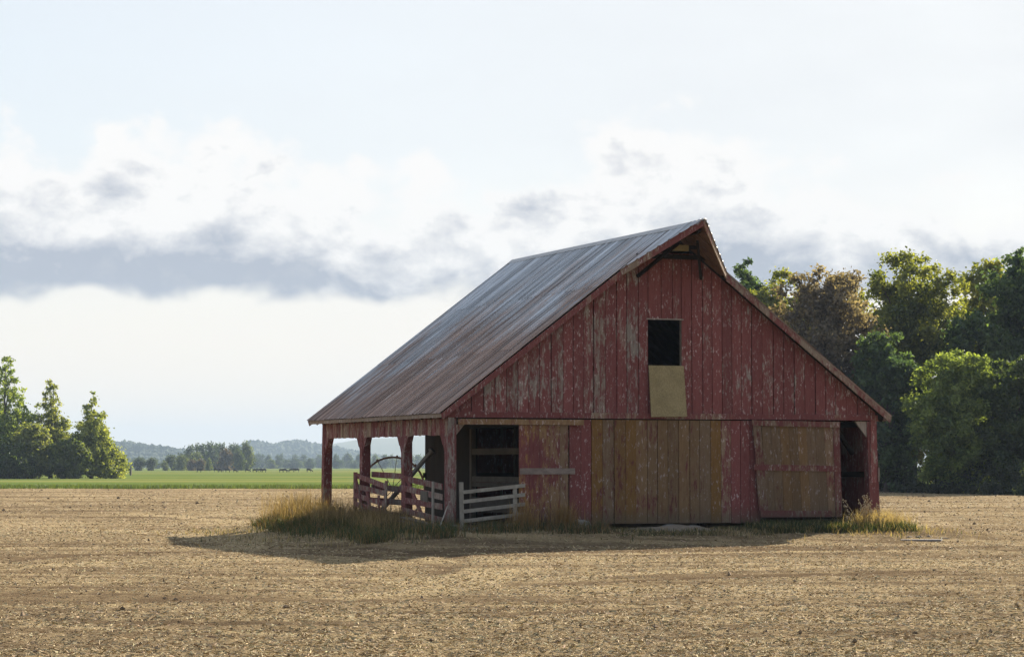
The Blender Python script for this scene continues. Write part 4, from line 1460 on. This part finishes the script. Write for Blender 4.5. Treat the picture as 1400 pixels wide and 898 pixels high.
def forest_edge():
    OLIVE = ((0.063, 0.086, 0.020), (0.240, 0.253, 0.053))
    YEL = ((0.105, 0.133, 0.028), (0.266, 0.266, 0.058))
    DARK = ((0.031, 0.059, 0.027), (0.090, 0.140, 0.050))
    BROWN = ((0.105, 0.084, 0.062), (0.205, 0.166, 0.120))
    FRESH = ((0.079, 0.121, 0.029), (0.218, 0.271, 0.068))
    tree('oak_tree', 'dark green tree peeping over the right roof slope beside the hood', 1020, 222, 356, 48, DARK, 21, 30000, .19, clumps=55)
    tree('maple_tree', 'pale yellow green treetop between the dark tree and the brown tree', 1072, 228, 371, 62, YEL, 22, 40000, .19, clumps=60)
    tree('brown_tree', 'brown turning tree behind the right roof slope of the barn', 1128, 196, 359, 84, BROWN, 23, 62000, .165, clumps=120, clump_r=.22)
    tree('maple_tree', 'tallest yellow green broad tree right of the brown tree', 1246, 208, 340, 88, OLIVE, 24, 70000, .175, clumps=120, clump_r=.22)
    tree('maple_tree', 'bright yellow green treetop behind the dark trees at the right edge', 1352, 224, 356, 62, YEL, 25, 30000, .19, clumps=70)
    tree('oak_tree', 'tall dark tree at the right edge of the photo', 1412, 206, 332, 78, DARK, 26, 44000, .21, clumps=110)
    tree('oak_tree', 'dark tree in the gap between brown tree and bright bush', 1212, 190, 452, 62, DARK, 27, 32000, .18, clumps=90, base=.02)
    tree('young_tree', 'bright green bushy tree at the field edge, left of the two', 1306, 182, 474, 66, FRESH, 28, 60000, .145, clumps=110, base=.02, clump_r=.22)
    tree('young_tree', 'green bushy tree at the field edge against the right border', 1396, 180, 484, 58, ((0.035, 0.062, 0.017), (0.090, 0.120, 0.032)), 29, 46000, .15, clumps=100, base=.02, clump_r=.22)
    tree('oak_tree', 'dark middle tree standing between the brown tree and the right border trees', 1335, 200, 425, 62, DARK, 30, 26000, .22, clumps=90, base=.03)
    tree('oak_tree', 'olive green treetop filling the gap just behind the right roof slope', 1050, 214, 386, 60, OLIVE, 31, 34000, .19, clumps=90)
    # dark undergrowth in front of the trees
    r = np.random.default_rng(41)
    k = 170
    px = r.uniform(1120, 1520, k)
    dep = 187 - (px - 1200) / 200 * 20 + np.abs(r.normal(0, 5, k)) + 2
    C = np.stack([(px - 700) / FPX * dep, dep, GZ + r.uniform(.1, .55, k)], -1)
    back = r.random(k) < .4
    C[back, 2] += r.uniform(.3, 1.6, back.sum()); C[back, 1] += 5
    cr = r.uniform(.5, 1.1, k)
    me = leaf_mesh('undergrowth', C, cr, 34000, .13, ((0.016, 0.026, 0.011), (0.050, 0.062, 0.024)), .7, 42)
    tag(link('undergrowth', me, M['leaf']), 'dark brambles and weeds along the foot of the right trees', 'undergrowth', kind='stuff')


def left_trees():
    G1 = ((0.108, 0.159, 0.033), (0.278, 0.336, 0.070))
    G2 = ((0.121, 0.159, 0.038), (0.304, 0.323, 0.078))
    G3 = ((0.108, 0.139, 0.038), (0.278, 0.291, 0.078))
    D = 418
    tree('poplar_tree', 'tallest pointed green tree of the left clump, cut by the left border', 8, D, 484, 66, G1, 51, 52000, .24, 'pointed', base=.02, clumps=150, clump_r=.22)
    tree('poplar_tree', 'slender pointed tree in the middle of the left clump', 70, D + 6, 515, 46, G3, 52, 30000, .24, 'pointed', base=.02, clumps=70, clump_r=.30)
    tree('poplar_tree', 'rounded pointed tree on the right end of the left clump', 126, D - 4, 536, 48, G2, 53, 42000, .23, 'pointed', base=.02, clumps=100, clump_r=.28)
    tree('willow_tree', 'broad low tree between the tall trees of the left clump', 44, D - 8, 578, 34, G3, 54, 26000, .26, base=.02, clumps=80)
    tree('willow_tree', 'low bushy tree left of the rightmost tree in the left clump', 96, D - 10, 598, 30, ((0.060, 0.090, 0.024), (0.16, 0.19, 0.05)), 55, 22000, .26, base=.02, clumps=80)
    tree('willow_tree', 'low dark bush below the tallest tree of the left clump', 14, D - 12, 604, 34, ((0.045, 0.075, 0.020), (0.125, 0.155, 0.040)), 56, 20000, .26, base=.02, clumps=70)


def far_trees():
    """small distant trees: a few shapes, copied"""
    kinds = {}

    def proto(key, cols, seed, shape):
        r = np.random.default_rng(seed)
        k = 26
        t = r.random(k)
        prof = np.sin(math.pi * np.clip(t * .8 + .16, 0, 1)) ** .6 if shape == 'round' else np.clip(1 - t, .08, 1) ** .7
        cr = .5 * .50 * r.uniform(.6, 1.2, k)
        a = r.random(k) * 6.28
        rad = np.maximum(prof * .5 - cr * .5, 0) * np.sqrt(r.random(k))
        C = np.stack([np.cos(a) * rad, np.sin(a) * rad, .06 + (.92 - cr) * t], -1)
        crown = leaf_mesh('crown', C, cr, 2200, .048, cols, .9, seed)
        crown.materials.append(M['leaf'])
        tb = MB().tube([(0, 0, -.02), (.01, 0, .4), (0, .01, .85)], [.035, .022, .004], 6)
        for q in range(5):
            tb.tube([(0, 0, .25 + q * .1), tuple(C[q] * [1, 1, .8] + np.array([0, 0, .1]))], [.012, .004], 4)
        kinds[key] = (crown, tb)
        kinds[key + '_trunk'] = None

    proto('mid', ((0.024, 0.040, 0.012), (0.070, 0.090, 0.026)), 61, 'round')
    proto('pale', ((0.045, 0.064, 0.017), (0.110, 0.132, 0.036)), 62, 'round')
    proto('dark', ((0.016, 0.030, 0.014), (0.045, 0.064, 0.024)), 63, 'round')
    proto('rust', ((0.042, 0.030, 0.018), (0.090, 0.062, 0.034)), 64, 'round')
    proto('spire', ((0.055, 0.080, 0.022), (0.13, 0.16, 0.045)), 65, 'pointed')
    trunks = {}

    def put(key, px, depth, top, half, label, group, name='far_tree'):
        p = at(px, depth)
        o = tag(empty(name, p), label, 'tree', group)
        half *= 1.35
        o.scale = (2 * half / FPX * depth, 2 * half / FPX * depth, hgt_at(top, depth) - GZ)
        o.rotation_euler.z = random.uniform(0, 6.28)
        link('crown', kinds[key][0], None, o)
        if key not in trunks:
            t = kinds[key][1].build('trunk', M['bark'], o)
            trunks[key] = t.data
        else:
            link('trunk', trunks[key], None, o)
    Z = lambda zx, zy: (160 + zx * .1357, 590 + zy * .1357)
    G = 'distant trees beyond the pasture'
    for key, zx, zt, hw, dep, lab in (
            ('dark', 90, 285, 55, 1500, 'small dark distant tree just right of the left clump'),
            ('mid', 240, 248, 62, 1500, 'rounded distant tree, first of the pair below the left hill'),
            ('mid', 362, 250, 55, 1500, 'rounded distant tree, second of the pair below the left hill'),
            ('pale', 485, 283, 36, 1480, 'small pale distant tree at the left foot of the distant grove'),
            ('mid', 560, 222, 75, 1560, 'leftmost broad green tree of the distant grove'),
            ('pale', 665, 212, 68, 1520, 'pale green broad tree at the left of the distant grove'),
            ('pale', 800, 180, 85, 1600, 'pale green tree above the rusty tree of the distant grove'),
            ('rust', 760, 268, 42, 1480, 'left rusty brown tree at the foot of the distant grove'),
            ('rust', 850, 260, 42, 1480, 'right rusty brown tree at the foot of the distant grove'),
            ('spire', 930, 250, 36, 1470, 'small pale pointed tree in front of the distant grove'),
            ('rust', 1105, 148, 62, 1550, 'tall olive brown tree in the middle of the distant grove'),
            ('mid', 1225, 160, 55, 1550, 'green tree left of the tallest tree in the distant grove'),
            ('pale', 1310, 55, 58, 1580, 'tallest pale green tree at the right end of the distant grove')):
        x, y = Z(zx, zt)
        put(key, x, dep * .78, y, hw * .1357, lab, G)
    for zx, zt, hw in ((755, 112, 60), (800, 98, 62), (860, 92, 66), (925, 78, 72), (1000, 88, 66), (1075, 92, 60), (1150, 96, 62), (1215, 100, 58), (640, 200, 60), (985, 190, 70), (1050, 230, 60), (1160, 235, 60), (1290, 190, 60)):
        x, y = Z(zx, zt)
        put('dark', x, 1330 + random.uniform(-30, 30), y, hw * .1357 * 1.25, 'dark tall tree in the mass of the distant grove', 'dark trees of the distant grove')
    r = random.Random(9)
    for i in range(44):
        x = 345 + (600 - 345) * (i + r.random()) / 44
        put(r.choice(('dark', 'mid', 'dark', 'mid', 'spire')), x, r.uniform(2100, 2900), r.uniform(617, 630), r.uniform(3.5, 8.0), 'small hazy tree in the row along the far edge of the pasture', 'small trees along the far pasture edge')
    for i in range(16):
        x = -20 + 330 * (i + r.random()) / 16
        put(r.choice(('dark', 'mid')), x, r.uniform(2000, 2500), r.uniform(624, 631), r.uniform(4, 8), 'small hazy tree in the row below the left wooded hill', 'small trees below the left hill')


# ------------------------------------------------------------------ hills with woodland
def hill(name, prof, depth, width, seed, blobs, bsize, cols, label):
    r = np.random.default_rng(seed)
    pxs = np.array([p[0] for p in prof], float); pys = np.array([p[1] for p in prof], float)
    nx, ny = 140, 24
    px = np.linspace(pxs[0], pxs[-1], nx)
    py = np.interp(px, pxs, pys)
    top = CAM_Z + (HORIZON - py) / FPX * depth - GZ - (bsize * 1.0 if blobs else 0)
    top = np.maximum(top, 0)
    s = np.linspace(-1, 1, ny)
    shape = np.cos(s * math.pi / 2) ** 1.2
    X = np.repeat(((px - 700) / FPX * depth)[None], ny, 0)
    Y = depth + np.repeat((s * width)[:, None], nx, 1)
    Zz = GZ - 2.0 + shape[:, None] * (top[None] + 2.0) + shape[:, None] * top[None] * .08 * (fbm(X * .004, Y * .004, seed, 3) - .5)
    i = np.arange(ny - 1)[:, None] * nx + np.arange(nx - 1)[None, :]
    me = np_mesh(name, np.stack([X, Y, Zz], -1).reshape(-1, 3), np.stack([i, i + 1, i + 1 + nx, i + nx], -1).reshape(-1), 4, True)
    tag(link(name, me, M['hill']), kind='structure')
    if not blobs:
        return
    n = blobs
    qx = r.uniform(0, nx - 1.01, n); qs = r.uniform(-.95, .25, n)
    bx = np.interp(qx, np.arange(nx), X[0]); by = depth + qs * width
    bt = np.interp(qx, np.arange(nx), top)
    bz = GZ - 2 + np.cos(qs * math.pi / 2) ** 1.2 * (bt + 2)
    keep = bt > 2
    bx, by, bz = bx[keep], by[keep], bz[keep]
    n = len(bx)
    rr = bsize * r.uniform(.55, 1.25, n)
    g = (1 + 5 ** .5) / 2
    ico = np.array([(-1, g, 0), (1, g, 0), (-1, -g, 0), (1, -g, 0), (0, -1, g), (0, 1, g), (0, -1, -g), (0, 1, -g), (g, 0, -1), (g, 0, 1), (-g, 0, -1), (-g, 0, 1)]) / math.sqrt(1 + g * g)
    F = np.array([(0, 11, 5), (0, 5, 1), (0, 1, 7), (0, 7, 10), (0, 10, 11), (1, 5, 9), (5, 11, 4), (11, 10, 2), (10, 7, 6), (7, 1, 8), (3, 9, 4), (3, 4, 2), (3, 2, 6), (3, 6, 8), (3, 8, 9), (4, 9, 5), (2, 4, 11), (6, 2, 10), (8, 6, 7), (9, 8, 1)])
    V = ico[None] * (1 + r.normal(0, .16, (n, 12, 1))) * rr[:, None, None] * np.array([.75, .75, 1.15])
    V += np.stack([bx, by, bz + rr * .5], -1)[:, None]
    me = np_mesh('woodland', V.reshape(-1, 3), (F[None] + (np.arange(n) * 12)[:, None, None]).reshape(-1), 3)
    t = r.random((n, 1))
    c = (np.array(cols[0]) * (1 - t) + np.array(cols[1]) * t)
    vcol(me, np.repeat(c, 12, 0))
    tag(link('woodland', me, M['wood_far']), label, 'woodland', kind='stuff')


forest_edge()
left_trees()
far_trees()
hill('hill', [(-260, 596), (-60, 600), (60, 604), (165, 608), (195, 611), (225, 615), (255, 620), (280, 626), (305, 632), (330, 637)], 4200, 420, 71, 5200, 8.5,
     ((0.022, 0.038, 0.018), (0.055, 0.075, 0.030)), 'hazy dark wooded hill behind the left clump of trees')
hill('hill', [(300, 632), (320, 622), (335, 612), (350, 606), (362, 609), (378, 613), (392, 606), (410, 606), (430, 610), (450, 613), (480, 620), (520, 627), (580, 634), (640, 637)], 5600, 450, 72, 4200, 11.0,
     ((0.020, 0.036, 0.018), (0.050, 0.068, 0.030)), 'hazy wooded hill behind the right end of the distant grove')
hill('hill', [(200, 630), (270, 621), (300, 617), (340, 613), (400, 611), (440, 609), (465, 605), (490, 601), (520, 599), (560, 597), (620, 595), (700, 598), (800, 604), (950, 600), (1100, 604), (1300, 600), (1500, 606)], 8300, 900, 73, 0, 0, None, None)


# ------------------------------------------------------------------ cows
def cow_mesh(graze, seed):
    me = bpy.data.meshes.new('cow_body')
    # spine, neck and head, legs, tail as one skinned figure; x forward, size of a real cow
    v = [(-.75, 0, 1.05), (-.35, 0, 1.02), (.10, 0, 1.00), (.55, 0, 1.06)]
    rad = [(.27, .30), (.33, .37), (.35, .40), (.26, .34)]
    e = [(0, 1), (1, 2), (2, 3)]

    def add(p, r_, par):
        v.append(p); rad.append((r_, r_) if not isinstance(r_, tuple) else r_); e.append((par, len(v) - 1)); return len(v) - 1
    if graze:
        n1 = add((.88, 0, .82), .17, 3); h = add((1.08, 0, .42), .12, n1); add((1.22, 0, .16), .085, h)
    else:
        n1 = add((.90, 0, 1.22), .17, 3); h = add((1.12, 0, 1.33), .13, n1); add((1.40, 0, 1.17), .085, h)
    ears = h
    add((v[h][0] - .04, .20, v[h][2] + .06), .03, ears); add((v[h][0] - .04, -.20, v[h][2] + .06), .03, ears)
    for s in (-1, 1):
        a = add((.50, s * .17, .70), .12, 3); b = add((.52, s * .17, .36), .065, a); add((.51, s * .17, .03), .055, b)
        a = add((-.70, s * .18, .72), .15, 0); b = add((-.80, s * .18, .42), .075, a); add((-.74, s * .18, .03), .055, b)
    t = add((-1.02, 0, 1.0), .04, 0); add((-1.06, 0, .55), .03, t)
    me.from_pydata(v, e, [])
    o = bpy.data.objects.new('tmp', me); COL.objects.link(o)
    o.modifiers.new('skin', 'SKIN')
    sk = me.skin_vertices[0].data
    for i, q in enumerate(rad):
        sk[i].radius = q
        sk[i].use_root = (i == 1)
    sub = o.modifiers.new('sub', 'SUBSURF'); sub.levels = 1; sub.render_levels = 1
    dg = bpy.context.evaluated_depsgraph_get(); dg.update()
    m2 = bpy.data.meshes.new_from_object(o.evaluated_get(dg))
    bpy.data.objects.remove(o)
    m2.name = 'cow_body'
    m2.polygons.foreach_set('use_smooth', [True] * len(m2.polygons))
    m2.materials.clear(); m2.materials.append(M['hide'])
    return m2


def cows():
    kinds = [cow_mesh(True, 1), cow_mesh(False, 2)]
    xs = [273.3, 297.0, 301.8, 311.5, 322.6, 339.3, 349.3, 356.3, 360.8, 385.7, 390.6, 398.6, 405.8, 423.4]
    words = ['leftmost', 'second', 'third', 'fourth', 'fifth', 'sixth', 'seventh', 'eighth', 'ninth', 'tenth', 'eleventh', 'twelfth', 'thirteenth', 'rightmost']
    r = random.Random(3)
    for i, x in enumerate(xs):
        o = link('cow', kinds[0 if i % 3 else 1])
        o.location = at(x, 840 + r.uniform(-30, 35), GZ - .08)
        o.rotation_euler.z = r.choice((0, math.pi)) + r.uniform(-.5, .5)
        s = .78 if i == 4 else r.uniform(.9, 1.02)
        o.scale = (s, s, s)
        w = words[i] if i in (0, 13) else words[i] + ' from the left'
        tag(o, f'black cow grazing on the far pasture, {w} in the herd', 'cow', 'black cows grazing on the pasture')


def fence():
    g = tag(empty('fence', at(174, 560)), 'short weathered wooden fence right of the left clump of trees', 'fence')
    k = 560 / FPX
    for px, w_, h_ in ((167.5, .16, 1.25), (179.5, .42, 1.55)):
        MB().box((px - 174) * k - w_ / 2, (px - 174) * k + w_ / 2, -w_ / 2, w_ / 2, -.2, h_).build('post', M['grey'], g)
    for z in (.55, 1.05):
        MB().box(-6.5 * k - 1.6, 5.5 * k - .21, -.03, .03, z, z + .12).build('rail', M['grey'], g)


cows()
fence()


# ------------------------------------------------------------------ haze: even, thin air round everything
def haze():
    b = MB().box(-9400, 9400, -600, 12000, GZ - 1.5, 190.0)
    m = bpy.data.materials.new('hazy_air')
    m.use_nodes = True
    t = NT(m.node_tree)
    out = t.n('ShaderNodeOutputMaterial')
    v = t.n('ShaderNodeVolumePrincipled')
    v.inputs['Color'].default_value = (0.46, 0.58, 0.78, 1)
    v.inputs['Density'].default_value = 1.15e-4
    v.inputs['Anisotropy'].default_value = 0.0
    v.inputs['Density Attribute'].default_value = ''
    t.l(v.outputs[0], out.inputs['Volume'])
    o = b.build('haze', m)
    tag(o, 'thin bluish haze over the far hills', 'haze', kind='stuff')


haze()
